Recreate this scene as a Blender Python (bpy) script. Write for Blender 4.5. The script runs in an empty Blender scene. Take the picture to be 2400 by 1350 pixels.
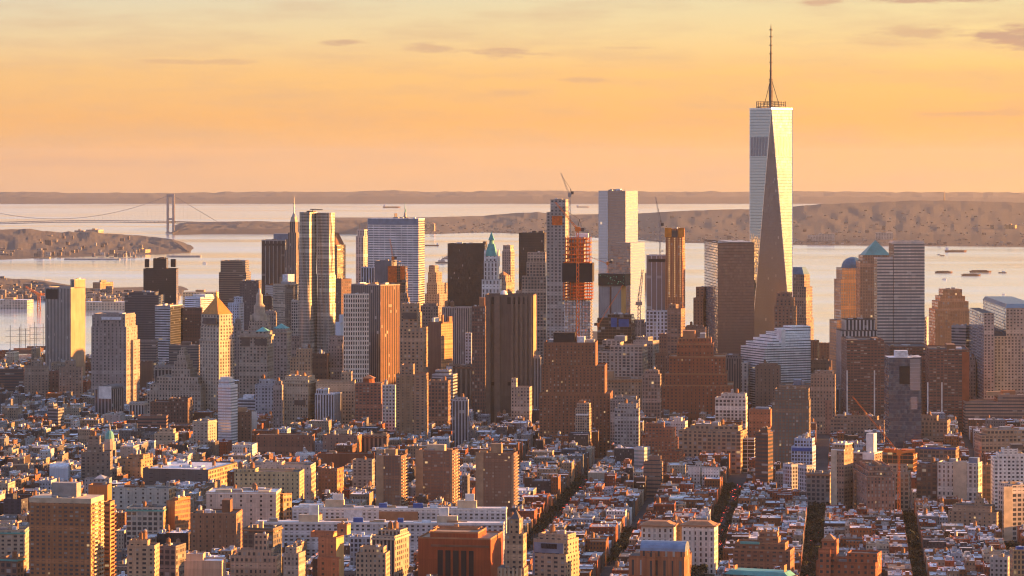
import bpy, math, random
from mathutils import Vector
from math import sin, cos, atan2, pi, sqrt
R = math.radians
SC = bpy.context.scene
COL = SC.collection
# ---------------------------------------------------------------- camera, sky, sun, exposure
F, PX0, PY0, HC = 7400.0, 1200.0, 392.0, 330.0      # focal length in photo pixels, principal column, eye-level row, eye height
RE = 7.43e6                                          # earth radius with refraction
cam = bpy.data.cameras.new('camera'); cam_o = bpy.data.objects.new('camera', cam); COL.objects.link(cam_o)
cam_o.location = (0, 0, HC); cam_o.rotation_euler = (R(90), 0, 0)
cam.sensor_width = 36; cam.lens = F/2400*36; cam.shift_y = -(675-PY0)/2400
cam.clip_start = 20; cam.clip_end = 120000
SC.camera = cam_o
SUN_AZ, SUN_EL = R(5), R(7.4)                       # azimuth ahead of the right hand side, elevation
sl = bpy.data.lights.new('sun', 'SUN'); so = bpy.data.objects.new('sun', sl); COL.objects.link(so)
sl.energy = 5.0; sl.angle = R(0.6); sl.color = (1.0, 0.425, 0.11)
so.location = (3000, 900, 900)
so.rotation_euler = Vector((cos(SUN_EL)*cos(SUN_AZ), cos(SUN_EL)*sin(SUN_AZ), sin(SUN_EL))).to_track_quat('Z', 'Y').to_euler()
wd = bpy.data.worlds.new('World'); SC.world = wd; wd.use_nodes = True
nt = wd.node_tree; N = nt.nodes; L = nt.links; N.clear()
def nd(t, **k):
    n = N.new(t)
    for a, b in k.items(): setattr(n, a, b)
    return n
def mth(op, a, b=None, c=None, clamp=False):
    n = nd('ShaderNodeMath', operation=op); n.use_clamp = clamp
    for i, v in enumerate((a, b, c)):
        if v is None: continue
        if isinstance(v, (int, float)): n.inputs[i].default_value = v
        else: L.new(v, n.inputs[i])
    return n.outputs[0]
def mixc(f, a, b, blend='MIX'):
    n = nd('ShaderNodeMix', data_type='RGBA', blend_type=blend)
    for i, v in ((0, f), (6, a), (7, b)):
        if isinstance(v, (int, float)): n.inputs[i].default_value = v
        elif isinstance(v, tuple): n.inputs[i].default_value = (*v, 1)
        else: L.new(v, n.inputs[i])
    return n.outputs[2]
tc = nd('ShaderNodeTexCoord'); sx = nd('ShaderNodeSeparateXYZ'); L.new(tc.outputs['Generated'], sx.inputs[0])
X, Y, Z = sx.outputs
t = mth('SQRT', mth('MAXIMUM', mth('ADD', Z, 0.012), 0.0))
def ramp(fac, stops):
    n = nd('ShaderNodeValToRGB'); e = n.color_ramp.elements
    while len(e) < len(stops): e.new(0.5)
    for k, (p, c) in enumerate(stops): e[k].position = p; e[k].color = (*c, 1)
    L.new(fac, n.inputs[0]); return n.outputs[0]
q = lambda z: sqrt(max(z+0.012, 0))
ahead = ramp(t, [(0.0, (.86,.50,.28)), (q(0.0), (1.0,.52,.20)), (q(0.015), (1.04,.51,.15)), (q(0.030), (1.04,.59,.20)), (q(0.042), (.95,.69,.33)),
                 (q(0.056), (.83,.72,.44)), (q(0.12), (.95,.88,.72)), (q(0.25), (.78,.88,1.0)), (q(0.5), (.44,.60,.92)), (1.0, (.28,.44,.86))])
behind = ramp(t, [(0.0, (.46,.42,.43)), (q(0.05), (.50,.45,.43)), (q(0.15), (.45,.46,.55)), (q(0.4), (.40,.55,.84)), (1.0, (.28,.44,.86))])
mk = nd('ShaderNodeMapRange'); mk.inputs[1].default_value = -0.35; mk.inputs[2].default_value = 0.75
L.new(mth('ADD', Y, mth('MULTIPLY', X, 0.45)), mk.inputs[0])
col = mixc(mk.outputs[0], behind, ahead)
# left of frame slightly duller and pinker, right slightly more golden
gx = nd('ShaderNodeMapRange'); gx.inputs[1].default_value = -0.16; gx.inputs[2].default_value = 0.17
L.new(X, gx.inputs[0])
col = mixc(1.0, col, mixc(gx.outputs[0], (.90,.93,1.10), (1.04,1.02,.92)), 'MULTIPLY')
# thin clouds: noise stretched along the horizon
cv = nd('ShaderNodeCombineXYZ'); L.new(mth('MULTIPLY', X, 13.0), cv.inputs[0]); L.new(mth('MULTIPLY', Z, 95.0), cv.inputs[1])
nz = nd('ShaderNodeTexNoise'); nz.inputs['Scale'].default_value = 1.7; nz.inputs['Detail'].default_value = 8; nz.inputs['Roughness'].default_value = .6
L.new(cv.outputs[0], nz.inputs['Vector'])
cv2 = nd('ShaderNodeCombineXYZ'); L.new(mth('MULTIPLY', X, 60.0), cv2.inputs[0]); L.new(mth('MULTIPLY', Z, 330.0), cv2.inputs[1])
nz2 = nd('ShaderNodeTexNoise'); nz2.inputs['Scale'].default_value = 1.0; nz2.inputs['Detail'].default_value = 10; nz2.inputs['Roughness'].default_value = .62
L.new(cv2.outputs[0], nz2.inputs['Vector'])
streak = nd('ShaderNodeMapRange'); streak.inputs[1].default_value = .44; streak.inputs[2].default_value = .74; L.new(nz.outputs[0], streak.inputs[0])
col = mixc(mth('MULTIPLY', streak.outputs[0], .5), col, (.66,.42,.27))
def blob(px, py, sxp, syp, amt):                      # one drifting cloud at a direction of the sky
    ax, az = (px-PX0)/F, (PY0-py)/F
    dx = mth('DIVIDE', mth('SUBTRACT', X, ax), sxp/F); dz = mth('DIVIDE', mth('SUBTRACT', Z, az), syp/F)
    r2 = mth('ADD', mth('MULTIPLY', dx, dx), mth('MULTIPLY', dz, dz))
    e = mth('SUBTRACT', 1.0, mth('SQRT', r2), clamp=True)
    m = nd('ShaderNodeMapRange'); m.inputs[1].default_value = .42; m.inputs[2].default_value = .95
    L.new(mth('ADD', mth('MULTIPLY_ADD', nz2.outputs[0], 3.2, -1.25), mth('MULTIPLY', e, .75)), m.inputs[0])
    return mth('MULTIPLY', mth('MULTIPLY', m.outputs[0], amt), mth('MULTIPLY', e, 3.0, clamp=True))
cl = None
for b in ((2350,92,110,40,1.0),(2160,78,170,24,.6),(1920,6,90,14,.8),(2100,0,200,14,.9),(2240,5,120,12,.8),(1180,126,150,18,.65),(1000,112,80,16,.55),(820,101,80,10,.7),
          (1370,186,110,11,.5),(1170,218,90,12,.3),(2230,268,130,9,.55),(2370,262,80,14,.45),(1470,112,80,5,.3),(500,146,260,9,.4),(2100,92,160,22,.3),(180,380,420,16,.4)):
    v = blob(*b); cl = v if cl is None else mth('MAXIMUM', cl, v)
col = mixc(mth('MULTIPLY', cl, .95), col, mixc(nz.outputs[0], (.44,.31,.27), (.80,.42,.22)))
sky = nd('ShaderNodeTexSky', sky_type='NISHITA', sun_disc=False, sun_elevation=SUN_EL, sun_rotation=R(90)-SUN_AZ)
bg1 = nd('ShaderNodeBackground'); L.new(sky.outputs[0], bg1.inputs[0]); bg1.inputs[1].default_value = 0.002
bg2 = nd('ShaderNodeBackground'); L.new(col, bg2.inputs[0]); bg2.inputs[1].default_value = 0.241
ad = nd('ShaderNodeAddShader'); L.new(bg1.outputs[0], ad.inputs[0]); L.new(bg2.outputs[0], ad.inputs[1])
wo = nd('ShaderNodeOutputWorld'); L.new(ad.outputs[0], wo.inputs[0])
SC.view_settings.view_transform = 'Standard'; SC.view_settings.look = 'None'; SC.view_settings.gamma = 1
SC.view_settings.exposure = 2.05
SC.cycles.max_bounces = 4; SC.cycles.diffuse_bounces = 2; SC.cycles.glossy_bounces = 3; SC.cycles.volume_bounces = 0
SC.cycles.use_denoising = True; SC.cycles.filter_width = 1.15

# ---------------------------------------------------------------- helpers
def drop(x, y): return (x*x+y*y)/(2*RE)
def at(px, d): return (px-PX0)/F*d                   # world x of a photo column at distance d
def zz(py, d): return HC-(py-PY0)/F*d                # world z of a photo row at distance d
class MB:
    def __init__(s): s.v=[]; s.f=[]; s.m=[]; s.uv=[]; s.c=[]
    def quad(s, p, m=0, uv=None, c=(1,1,1)):
        i = len(s.v); s.v += p; s.f.append(tuple(range(i, i+len(p)))); s.m.append(m)
        s.uv += uv if uv else [(0.0,0.0)]*len(p); s.c += [(*c,1)]*len(p)
    def box(s, x0, x1, y0, y1, z0, z1, m=0, mt=None, c=(1,1,1), ct=None, bay=0, bottom=False, ms=None):
        """upright box; walls m (sides ms), top mt; wall UVs in metres, stretched to whole bays"""
        mt = m if mt is None else mt; ct = ct or c; ms = m if ms is None else ms
        P = [(x0,y0),(x1,y0),(x1,y1),(x0,y1)]
        for k in range(4):
            a, b = P[k], P[(k+1)%4]; w = abs(a[0]-b[0])+abs(a[1]-b[1])
            u = max(1, round(w/bay))*bay if bay else w
            s.quad([(*a,z0),(*b,z0),(*b,z1),(*a,z1)], ms if k in (1,3) else m, [(k*101.,z0),(k*101.+u,z0),(k*101.+u,z1),(k*101.,z1)], c)
        s.quad([(*p,z1) for p in P], mt, [(a,b) for a,b in P], ct)
        if bottom: s.quad([(*p,z0) for p in P[::-1]], mt, None, c)
    def prism(s, pts, z0, z1, m=0, mt=None, c=(1,1,1), bay=0, top=None):
        """polygon (counter-clockwise) extruded; top = the upper outline if it differs"""
        mt = m if mt is None else mt; T = top or pts; n = len(pts); u0 = 0
        for k in range(n):
            a, b = pts[k], pts[(k+1)%n]; e, f_ = T[(k+1)%n], T[k]; w = math.hypot(a[0]-b[0], a[1]-b[1])
            u = max(1, round(w/bay))*bay if bay else w
            s.quad([(*a,z0),(*b,z0),(*e,z1),(*f_,z1)], m, [(u0,z0),(u0+u,z0),(u0+u,z1),(u0,z1)], c); u0 += u+50
        s.quad([(*p,z1) for p in T], mt, None, c)
    def cone(s, x, y, z0, z1, r0, r1, n=8, m=0, c=(1,1,1), mt=None):
        a = [(x+r0*cos(2*pi*k/n+.2), y+r0*sin(2*pi*k/n+.2)) for k in range(n)]; b = [(x+r1*cos(2*pi*k/n+.2), y+r1*sin(2*pi*k/n+.2)) for k in range(n)]
        s.prism(a, z0, z1, m, mt, c, 0, b)
    def dome(s, x, y, z0, rx, ry, h, m=0, n=12, c=(1,1,1)):
        pr = None
        for j in range(5):
            t0, t1 = j*pi/10, (j+1)*pi/10
            for k in range(n):
                a0, a1 = 2*pi*k/n, 2*pi*(k+1)/n
                f = lambda t_, a: (x+rx*cos(t_)*cos(a), y+ry*cos(t_)*sin(a), z0+h*sin(t_))
                s.quad([f(t0,a0), f(t0,a1), f(t1,a1), f(t1,a0)], m, None, c)
    def bar(s, p, q_, w, m=0, c=(1,1,1)):
        """square bar between two points"""
        d = [q_[k]-p[k] for k in range(3)]; l = sqrt(sum(k*k for k in d)) or 1; d = [k/l for k in d]
        up = (0,0,1) if abs(d[2]) < .9 else (1,0,0)
        a = (d[1]*up[2]-d[2]*up[1], d[2]*up[0]-d[0]*up[2], d[0]*up[1]-d[1]*up[0]); n = sqrt(sum(k*k for k in a)); a = [k/n*w/2 for k in a]
        b = (d[1]*a[2]-d[2]*a[1], d[2]*a[0]-d[0]*a[2], d[0]*a[1]-d[1]*a[0])
        ring = lambda o: [tuple(o[k]+sa*a[k]+sb*b[k] for k in range(3)) for sa, sb in ((-1,-1),(1,-1),(1,1),(-1,1))]
        A, B = ring(p), ring(q_)
        for k in range(4): s.quad([A[k], A[(k+1)%4], B[(k+1)%4], B[k]], m, None, c)
        s.quad(A[::-1], m, None, c); s.quad(B, m, None, c)
    def build(s, name, mats, parent=None, loc=(0,0,0), rz=0):
        me = bpy.data.meshes.new(name); me.from_pydata(s.v, [], s.f)
        mats = mats if isinstance(mats, (list, tuple)) else [mats]
        for m in mats: me.materials.append(m)
        if len(mats) > 1: me.polygons.foreach_set('material_index', s.m)
        ul = me.uv_layers.new(name='UVMap'); ul.data.foreach_set('uv', [k for u in s.uv for k in u])
        ca = me.color_attributes.new('Col', 'FLOAT_COLOR', 'CORNER'); ca.data.foreach_set('color', [k for c in s.c for k in c])
        o = bpy.data.objects.new(name, me); COL.objects.link(o); o.location = loc; o.rotation_euler = (0,0,rz)
        if parent: o.parent = parent
        return o
def empty(name, loc, rz=0, parent=None):
    o = bpy.data.objects.new(name, None); COL.objects.link(o); o.location = loc; o.rotation_euler = (0,0,rz); o.empty_display_size = 5
    if parent: o.parent = parent
    return o
LABELS = {}
def tag(o, label=None, cat=None, group=None, kind=None):
    if label:
        assert label not in LABELS or group, label
        LABELS[label] = 1; o['label'] = label
    if cat: o['category'] = cat
    if group: o['group'] = group
    if kind: o['kind'] = kind
    return o
def copy_tree(o, parent=None):
    c = o.copy(); COL.objects.link(c); c.parent = parent
    for ch in list(o.children): copy_tree(ch, c)
    return c

# ---------------------------------------------------------------- materials
def new_mat(name):
    global N, L, nt
    m = bpy.data.materials.new(name); m.use_nodes = True; nt = m.node_tree; N = nt.nodes; L = nt.links; N.clear()
    b = nd('ShaderNodeBsdfPrincipled'); o = nd('ShaderNodeOutputMaterial'); L.new(b.outputs[0], o.inputs[0])
    return m, b
def noise(scale, detail=3, coord='Object', rough=.55, stretch=None):
    tc = nd('ShaderNodeTexCoord'); v = tc.outputs[coord]
    if stretch:
        mp = nd('ShaderNodeMapping'); L.new(v, mp.inputs[0]); mp.inputs['Scale'].default_value = stretch; v = mp.outputs[0]
    n = nd('ShaderNodeTexNoise'); n.inputs['Scale'].default_value = scale; n.inputs['Detail'].default_value = detail; n.inputs['Roughness'].default_value = rough
    L.new(v, n.inputs['Vector']); return n.outputs[0]
def maprange(v, a, b, c=0.0, d=1.0):
    n = nd('ShaderNodeMapRange'); L.new(v, n.inputs[0])
    for k, x in enumerate((a, b, c, d)): n.inputs[k+1].default_value = x
    return n.outputs[0]
_M = {}
def plain(name, col, rough=.8, metal=0, var=.25, scale=.15, emit=None, attr=False):
    if name in _M: return _M[name]
    m, b = new_mat(name)
    f = maprange(noise(scale, 4), .3, .7, 1-var, 1+var)
    cc = nd('ShaderNodeCombineXYZ')
    for k in range(3): L.new(f, cc.inputs[k])
    base = col
    if attr:
        at_ = nd('ShaderNodeAttribute'); at_.attribute_name = 'Col'; base = mixc(1.0, at_.outputs[0], col, 'MULTIPLY')
    L.new(mixc(1.0, base, cc.outputs[0], 'MULTIPLY'), b.inputs['Base Color'])
    b.inputs['Roughness'].default_value = rough; b.inputs['Metallic'].default_value = metal
    if emit: b.inputs['Emission Color'].default_value = (*emit[0], 1); b.inputs['Emission Strength'].default_value = emit[1]
    _M[name] = m; return m
# one shared group draws a wall with window openings from metric UVs
g = bpy.data.node_groups.new('facade', 'ShaderNodeTree'); nt = g; N = g.nodes; L = g.links
for nm, tp, dv in (('Wall','NodeSocketColor',(.3,.2,.15,1)),('Glass','NodeSocketColor',(.03,.035,.045,1)),('Bay','NodeSocketFloat',3),('Floor','NodeSocketFloat',3.4),
                   ('FW','NodeSocketFloat',.5),('FH','NodeSocketFloat',.5),('Lit','NodeSocketFloat',.01),('Blind','NodeSocketFloat',.2),('Refl','NodeSocketFloat',.3),
                   ('Tilt','NodeSocketFloat',.02),('WRough','NodeSocketFloat',.85),('WMetal','NodeSocketFloat',0), ('Tint','NodeSocketColor',(.75,.78,.82,1)), ('Vary','NodeSocketFloat',0)):
    s_ = g.interface.new_socket(nm, in_out='INPUT', socket_type=tp); s_.default_value = dv
g.interface.new_socket('BSDF', in_out='OUTPUT', socket_type='NodeSocketShader')
gi = nd('NodeGroupInput'); G = gi.outputs
uvn = nd('ShaderNodeTexCoord'); us = nd('ShaderNodeSeparateXYZ'); L.new(uvn.outputs['UV'], us.inputs[0])
ub, vb = mth('DIVIDE', us.outputs[0], G['Bay']), mth('DIVIDE', us.outputs[1], G['Floor'])
oi = nd('ShaderNodeObjectInfo')
def h1(v, off):
    c_ = nd('ShaderNodeCombineXYZ'); L.new(mth('FLOOR', v), c_.inputs[0]); L.new(mth('MULTIPLY', oi.outputs['Random'], 53.0), c_.inputs[1]); c_.inputs[2].default_value = off
    w = nd('ShaderNodeTexWhiteNoise', noise_dimensions='3D'); L.new(c_.outputs[0], w.inputs['Vector']); return w.outputs[0]
wmul = mth('SUBTRACT', 1.08, mth('MULTIPLY', G['Vary'], mth('MULTIPLY', mth('POWER', h1(ub, 1.5), 2.0), .5)))       # some bays narrower
hmul = mth('SUBTRACT', 1.0, mth('MULTIPLY', G['Vary'], mth('MULTIPLY', mth('GREATER_THAN', h1(vb, 7.5), .93), .75)))  # a few floors nearly blind
cu, cvv = mth('ABSOLUTE', mth('SUBTRACT', mth('FRACT', ub), .5)), mth('ABSOLUTE', mth('SUBTRACT', mth('FRACT', vb), .5))
msk = mth('MULTIPLY', mth('LESS_THAN', cu, mth('MULTIPLY', mth('MULTIPLY', G['FW'], wmul), .5)), mth('LESS_THAN', cvv, mth('MULTIPLY', mth('MULTIPLY', G['FH'], hmul), .5)))
cell = nd('ShaderNodeCombineXYZ'); L.new(mth('FLOOR', ub), cell.inputs[0]); L.new(mth('FLOOR', vb), cell.inputs[1])
L.new(mth('MULTIPLY', oi.outputs['Random'], 97.0), cell.inputs[2])
wn = nd('ShaderNodeTexWhiteNoise', noise_dimensions='3D'); L.new(cell.outputs[0], wn.inputs['Vector'])
ws = nd('ShaderNodeSeparateColor'); L.new(wn.outputs['Color'], ws.inputs[0])
blind = mth('LESS_THAN', ws.outputs[0], G['Blind'])
lit = mth('GREATER_THAN', ws.outputs[1], mth('SUBTRACT', 1.0, mth('MULTIPLY', G['Lit'], .5)))
gcol = mixc(mth('MULTIPLY', blind, mth('ADD', .25, mth('MULTIPLY', ws.outputs[2], .6))), G['Glass'], (.42,.40,.36))
no1 = nd('ShaderNodeTexNoise'); no1.inputs['Scale'].default_value = .05; no1.inputs['Detail'].default_value = 5; L.new(uvn.outputs['Object'], no1.inputs['Vector'])
no2 = nd('ShaderNodeTexNoise'); no2.inputs['Scale'].default_value = 1.0; no2.inputs['Detail'].default_value = 3
mp = nd('ShaderNodeMapping'); mp.inputs['Scale'].default_value = (.8,.8,.03); L.new(uvn.outputs['Object'], mp.inputs[0]); L.new(mp.outputs[0], no2.inputs['Vector'])
wv = mth('MULTIPLY', maprange(no1.outputs[0], .3, .7, .84, 1.16), maprange(no2.outputs[0], .3, .7, .82, 1.18))
wv = mth('MULTIPLY', wv, mth('ADD', maprange(mth('LESS_THAN', mth('FRACT', vb), .1), 0, 1, 1.0, .88), mth('MULTIPLY', G['Vary'], mth('MULTIPLY', mth('GREATER_THAN', h1(vb, 7.5), .93), .25))))
wv = mth('MULTIPLY', wv, maprange(ws.outputs[2], 0, 1, .93, 1.07))
cc = nd('ShaderNodeCombineXYZ')
for k in range(3): L.new(wv, cc.inputs[k])
wcol = mixc(1.0, G['Wall'], cc.outputs[0], 'MULTIPLY')
b = nd('ShaderNodeBsdfPrincipled')
L.new(mixc(msk, wcol, gcol), b.inputs['Base Color'])
gr = mth('MULTIPLY', msk, mth('SUBTRACT', 1.0, blind))
L.new(mth('ADD', mth('MULTIPLY', gr, .08), mth('MULTIPLY', mth('SUBTRACT', 1.0, gr), G['WRough'])), b.inputs['Roughness'])
L.new(mth('ADD', mth('MULTIPLY', gr, G['Refl']), mth('MULTIPLY', mth('SUBTRACT', 1.0, msk), G['WMetal'])), b.inputs['Metallic'])
# metallic share of the glass takes Tint; warm tints paint in sunlit-city reflections
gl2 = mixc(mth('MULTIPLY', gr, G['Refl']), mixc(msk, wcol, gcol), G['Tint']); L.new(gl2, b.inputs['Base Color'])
geo = nd('ShaderNodeNewGeometry'); vs = nd('ShaderNodeVectorMath', operation='SUBTRACT'); L.new(wn.outputs['Color'], vs.inputs[0]); vs.inputs[1].default_value = (.5,.5,.5)
vm = nd('ShaderNodeVectorMath', operation='SCALE'); L.new(vs.outputs[0], vm.inputs[0]); L.new(mth('MULTIPLY', G['Tilt'], gr), vm.inputs['Scale'])
va = nd('ShaderNodeVectorMath', operation='ADD'); L.new(geo.outputs['Normal'], va.inputs[0]); L.new(vm.outputs[0], va.inputs[1])
vn = nd('ShaderNodeVectorMath', operation='NORMALIZE'); L.new(va.outputs[0], vn.inputs[0]); L.new(vn.outputs[0], b.inputs['Normal'])
b.inputs['Emission Color'].default_value = (1,.62,.28,1); L.new(mth('MULTIPLY', mth('MULTIPLY', lit, msk), mth('ADD', .03, mth('MULTIPLY', ws.outputs[0], .16))), b.inputs['Emission Strength'])
go = nd('NodeGroupOutput'); L.new(b.outputs[0], go.inputs[0])
FAC = g
# style: bay, floor, window width share, height share, lit, blind, mirror share, tilt, glass
ST = dict(
 office=(3.2,3.8,.58,.55,.010,.15,.04,.02,(.022,.024,.03)), punched=(3.0,3.4,.48,.52,.010,.16,.03,.02,(.02,.021,.026)), small=(4.2,3.6,.32,.45,.008,.15,.03,.02,(.02,.02,.024)),
 sparse=(7.5,4.0,.2,.45,.008,.12,.03,.02,(.02,.02,.024)), stripe=(3.4,3.8,.5,1.01,.0,.03,.04,.02,(.016,.017,.022)), band=(6,3.9,1.01,.52,.003,.05,.06,.02,(.022,.025,.034)),
 grid=(3.0,3.6,.66,.66,.010,.12,.05,.03,(.022,.024,.03)), curtain=(1.8,3.9,.9,.82,.003,.05,.35,.05,(.05,.06,.08)), mirror=(3.0,4.2,.96,.93,.001,.0,.9,.014,(.2,.22,.24)),
 dark=(1.6,3.8,.8,.8,.002,.01,.035,.05,(.008,.008,.009)), loft=(4.4,4.2,.68,.62,.010,.18,.05,.03,(.024,.026,.03)), blank=(400,400,.01,.01,0,0,0,0,(.1,.1,.1)),
 weave=(1.7,2.2,.5,.62,.0,.05,.03,.0,(.014,.015,.018)), condo=(3.6,3.0,.6,.5,.006,.2,.05,.03,(.024,.025,.03)), double=(5.2,3.2,.5,.5,.010,.18,.04,.03,(.02,.021,.026)),
 frame=(5.5,4.2,.86,.8,.02,.1,.03,.05,(.04,.025,.015)), steel=(2.9,3.2,.5,.55,.004,.03,.06,.03,(.012,.012,.015)), chasegrid=(8.6,3.9,.86,.48,.003,.06,.12,.02,(.07,.09,.12)))
def fac(style, wall, wr=.85, wm=0, **kw):
    key = (style, wall, wr, wm, tuple(kw.items()))
    if key in _M: return _M[key]
    m, b = new_mat('facade_'+style); p = list(ST[style])
    gn = nd('ShaderNodeGroup'); gn.node_tree = FAC; N.remove(b)
    if wall == 'attr': at_ = nd('ShaderNodeAttribute'); at_.attribute_name = 'Col'; L.new(at_.outputs[0], gn.inputs['Wall'])
    else: gn.inputs['Wall'].default_value = (*wall, 1)
    for nm, v in zip(('Bay','Floor','FW','FH','Lit','Blind','Refl','Tilt'), p): gn.inputs[nm].default_value = kw.get(nm, v)
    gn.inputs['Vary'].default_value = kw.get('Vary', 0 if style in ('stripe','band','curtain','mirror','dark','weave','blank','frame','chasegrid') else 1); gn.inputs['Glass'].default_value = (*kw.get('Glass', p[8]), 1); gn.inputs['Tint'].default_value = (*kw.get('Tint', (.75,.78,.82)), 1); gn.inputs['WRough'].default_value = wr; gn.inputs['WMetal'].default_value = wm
    L.new(gn.outputs[0], [n for n in N if n.type == 'OUTPUT_MATERIAL'][0].inputs[0])
    _M[key] = m; return m
tan=(.33,.215,.13); cream=(.50,.40,.28); lime=(.36,.31,.25); grey=(.26,.245,.24); pale=(.52,.48,.43); white=(.68,.66,.63); red=(.27,.075,.03); rust=(.30,.11,.05)
brown=(.17,.085,.05); dkbrown=(.085,.05,.037); orange=(.42,.17,.06); slate=(.10,.105,.12); black=(.02,.019,.02); ltgrey=(.42,.42,.44); pinkish=(.45,.36,.32); steelc=(.55,.53,.50); navy=(.06,.07,.10)
M_ROOF = {'dark': plain('roof_tar', (.06,.055,.055), .9, scale=.3, var=.5), 'grey': plain('roof_gravel', (.22,.215,.22), .9, scale=.3, var=.4),
 'white': plain('roof_silver', (.55,.58,.62), .6, scale=.3, var=.3), 'tan': plain('roof_tan', (.30,.20,.13), .9, scale=.3), 'copper': plain('copper_green', (.10,.33,.30), .7, scale=.2),
 'gold': plain('gilded', (.46,.19,.03), .45, .3, scale=.3), 'slate': plain('roof_slate', (.09,.08,.08), .7), 'teal': plain('copper_teal', (.05,.19,.22), .5, scale=.1), 'blue': plain('copper_blue', (.05,.12,.20), .5, scale=.1),
 'clay': plain('roof_clay', (.33,.16,.08), .85), 'lime': plain('limestone', lime, .85), 'metal': plain('grey_metal', (.30,.30,.31), .5, .4), 'steel': plain('dark_steel', (.10,.085,.08), .6, .4), 'cream': plain('cream_render', cream, .85),
 'white_paint': plain('white_paint', white, .7), 'wood': plain('tank_wood', (.24,.13,.07), .9), 'brown': plain('brown_render', brown, .85), 'orange': plain('safety_netting', (.62,.13,.015), .8, var=.4, scale=.3),
 'red': plain('red_brick', red, .85), 'black': plain('black_netting', (.018,.016,.018), .8), 'bluetarp': plain('blue_tarp', (.03,.09,.32), .6), 'yellow': plain('yellow_panel', (.60,.22,.02), .7), 'concrete': plain('bare_concrete', (.27,.26,.25), .9),
 'craneo': plain('crane_orange', (.75,.20,.03), .6, var=.1), 'cranew': plain('crane_grey', (.34,.31,.29), .6, var=.1), 'tan_wall': plain('tan_wall', tan, .85), 'terra': plain('terracotta_white', (.62,.60,.58), .7), 'monolith': plain('monolith_concrete', (.155,.115,.09), .85, var=.15), 'slateblue': plain('zinc_blue', (.17,.22,.30), .45, .3)}
RM = M_ROOF
RM['blueglass'] = fac('mirror', (.24,.26,.30), Tilt=.006, Refl=.7, Tint=(.55,.60,.66))
# ---------------------------------------------------------------- building maker
HEROES = []            # (x0, x1, ytop, d, frame) for occlusion and placing the low streets round them
PHI = R(6.05)          # the avenues run 6 degrees right of the view axis
class Frame:
    """local frame of a building: lx to the right along its front, ly into its depth, origin at the near corner's ground"""
    def __init__(s, x0, xs, x1, d, r, phi, left, dm=None):
        c = at(xs, d); s.d = d; s.left = left; a = atan2(xs-PX0, F)
        f, sd = (x1-xs, xs-x0) if left else (xs-x0, x1-xs)
        f = max(f, 1)
        if phi is None: phi = (a - math.atan2(sd, r*f)) if left else (a + math.atan2(sd, r*f))
        if sd <= 1: phi = a + (-.002 if left else .002)
        s.phi = phi; s.ex = (cos(phi), -sin(phi)); s.ey = (sin(phi), cos(phi)); s.o = (c, d)
        s.X0 = s.X1 = 0.0
        if left: s.X1 = s.lx(x1, 0)
        else: s.X0 = s.lx(x0, 0)
        w = s.X1 - s.X0
        if sd <= 1: s.D = w*r
        else:
            px = x0 if left else x1; k = (px-PX0)/F
            s.D = (k*d - c)/(s.ey[0]-k*s.ey[1])
            if not (0 < s.D < 6*w): s.D = w*r
        if dm: s.D = dm
        s.w = w
    def lx(s, px, q_):
        k = (px-PX0)/F; ox, oy = s.o[0]+q_*s.ey[0], s.o[1]+q_*s.ey[1]
        return (k*oy - ox)/(s.ex[0]-k*s.ex[1])
    def wy(s, x, y): return s.o[1]+x*s.ex[1]+y*s.ey[1]
    def z(s, py, x, y): return HC-(py-PY0)/F*s.wy(x, y)
    def world(s, x, y): return (s.o[0]+x*s.ex[0]+y*s.ey[0], s.o[1]+x*s.ex[1]+y*s.ey[1])
    def local(s, X_, Y_):
        dx, dy = X_-s.o[0], Y_-s.o[1]; return (dx*s.ex[0]+dy*s.ex[1], dx*s.ey[0]+dy*s.ey[1])
    def span(s, a, b, q0, q1):
        """local x-range of a block whose silhouette runs from column a to b, between depths q0 and q1"""
        return (s.lx(a, q1), s.lx(b, q0)) if s.left else (s.lx(a, q0), s.lx(b, q1))
def water_tank(root, x, y, z, s=1.0, m='wood', name='water_tank'):
    t_ = MB(); t_.cone(x, y, z+1.6*s, z+5.2*s, 1.75*s, 1.65*s, 9)
    for dx, dy in ((-1,-1),(1,-1),(1,1),(-1,1)): t_.bar((x+dx*1.1*s, y+dy*1.1*s, z), (x+dx*1.1*s, y+dy*1.1*s, z+1.7*s), .3*s)
    o = t_.build(name, RM[m], root)
    c = MB(); c.cone(x, y, z+5.2*s, z+6.6*s, 1.85*s, .05, 9); c.build('tank_roof', RM['brown' if m == 'wood' else 'metal'], o)
    return o
def parapet(mb, x0, x1, y0, y1, z, h=1.1, t_=.45, m=0, c=(1,1,1)):
    mb.box(x0, x1, y0, y0+t_, z, z+h, m, c=c); mb.box(x0, x1, y1-t_, y1, z, z+h, m, c=c)
    mb.box(x0, x0+t_, y0+t_, y1-t_, z, z+h, m, c=c); mb.box(x1-t_, x1, y0+t_, y1-t_, z, z+h, m, c=c)
def clutter(rng, x0, x1, y0, y1, z, n, put):
    """plant, ducts and bulkheads standing on a roof, each a part"""
    w, dd = x1-x0-2, y1-y0-2
    for k in range(n):
        a, b_ = rng.uniform(1.2, max(1.5, w*.2)), rng.uniform(1.2, max(1.5, dd*.25)); h = rng.uniform(.8, 3.2)
        a, b_ = min(a, 9), min(b_, 9)
        cx, cy = x0+1+rng.random()*max(.1, w-a), y0+1+rng.random()*max(.1, dd-b_)
        mb = MB(); mb.box(cx, cx+a, cy, cy+b_, z+.003*k, z+h+.01*k); put(mb, rng.choice(('roof_unit', 'bulkhead', 'air_duct')), rng.choice((RM['metal'], RM['tan_wall'], RM['white'], RM['concrete'])))
seedn = 0
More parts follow.
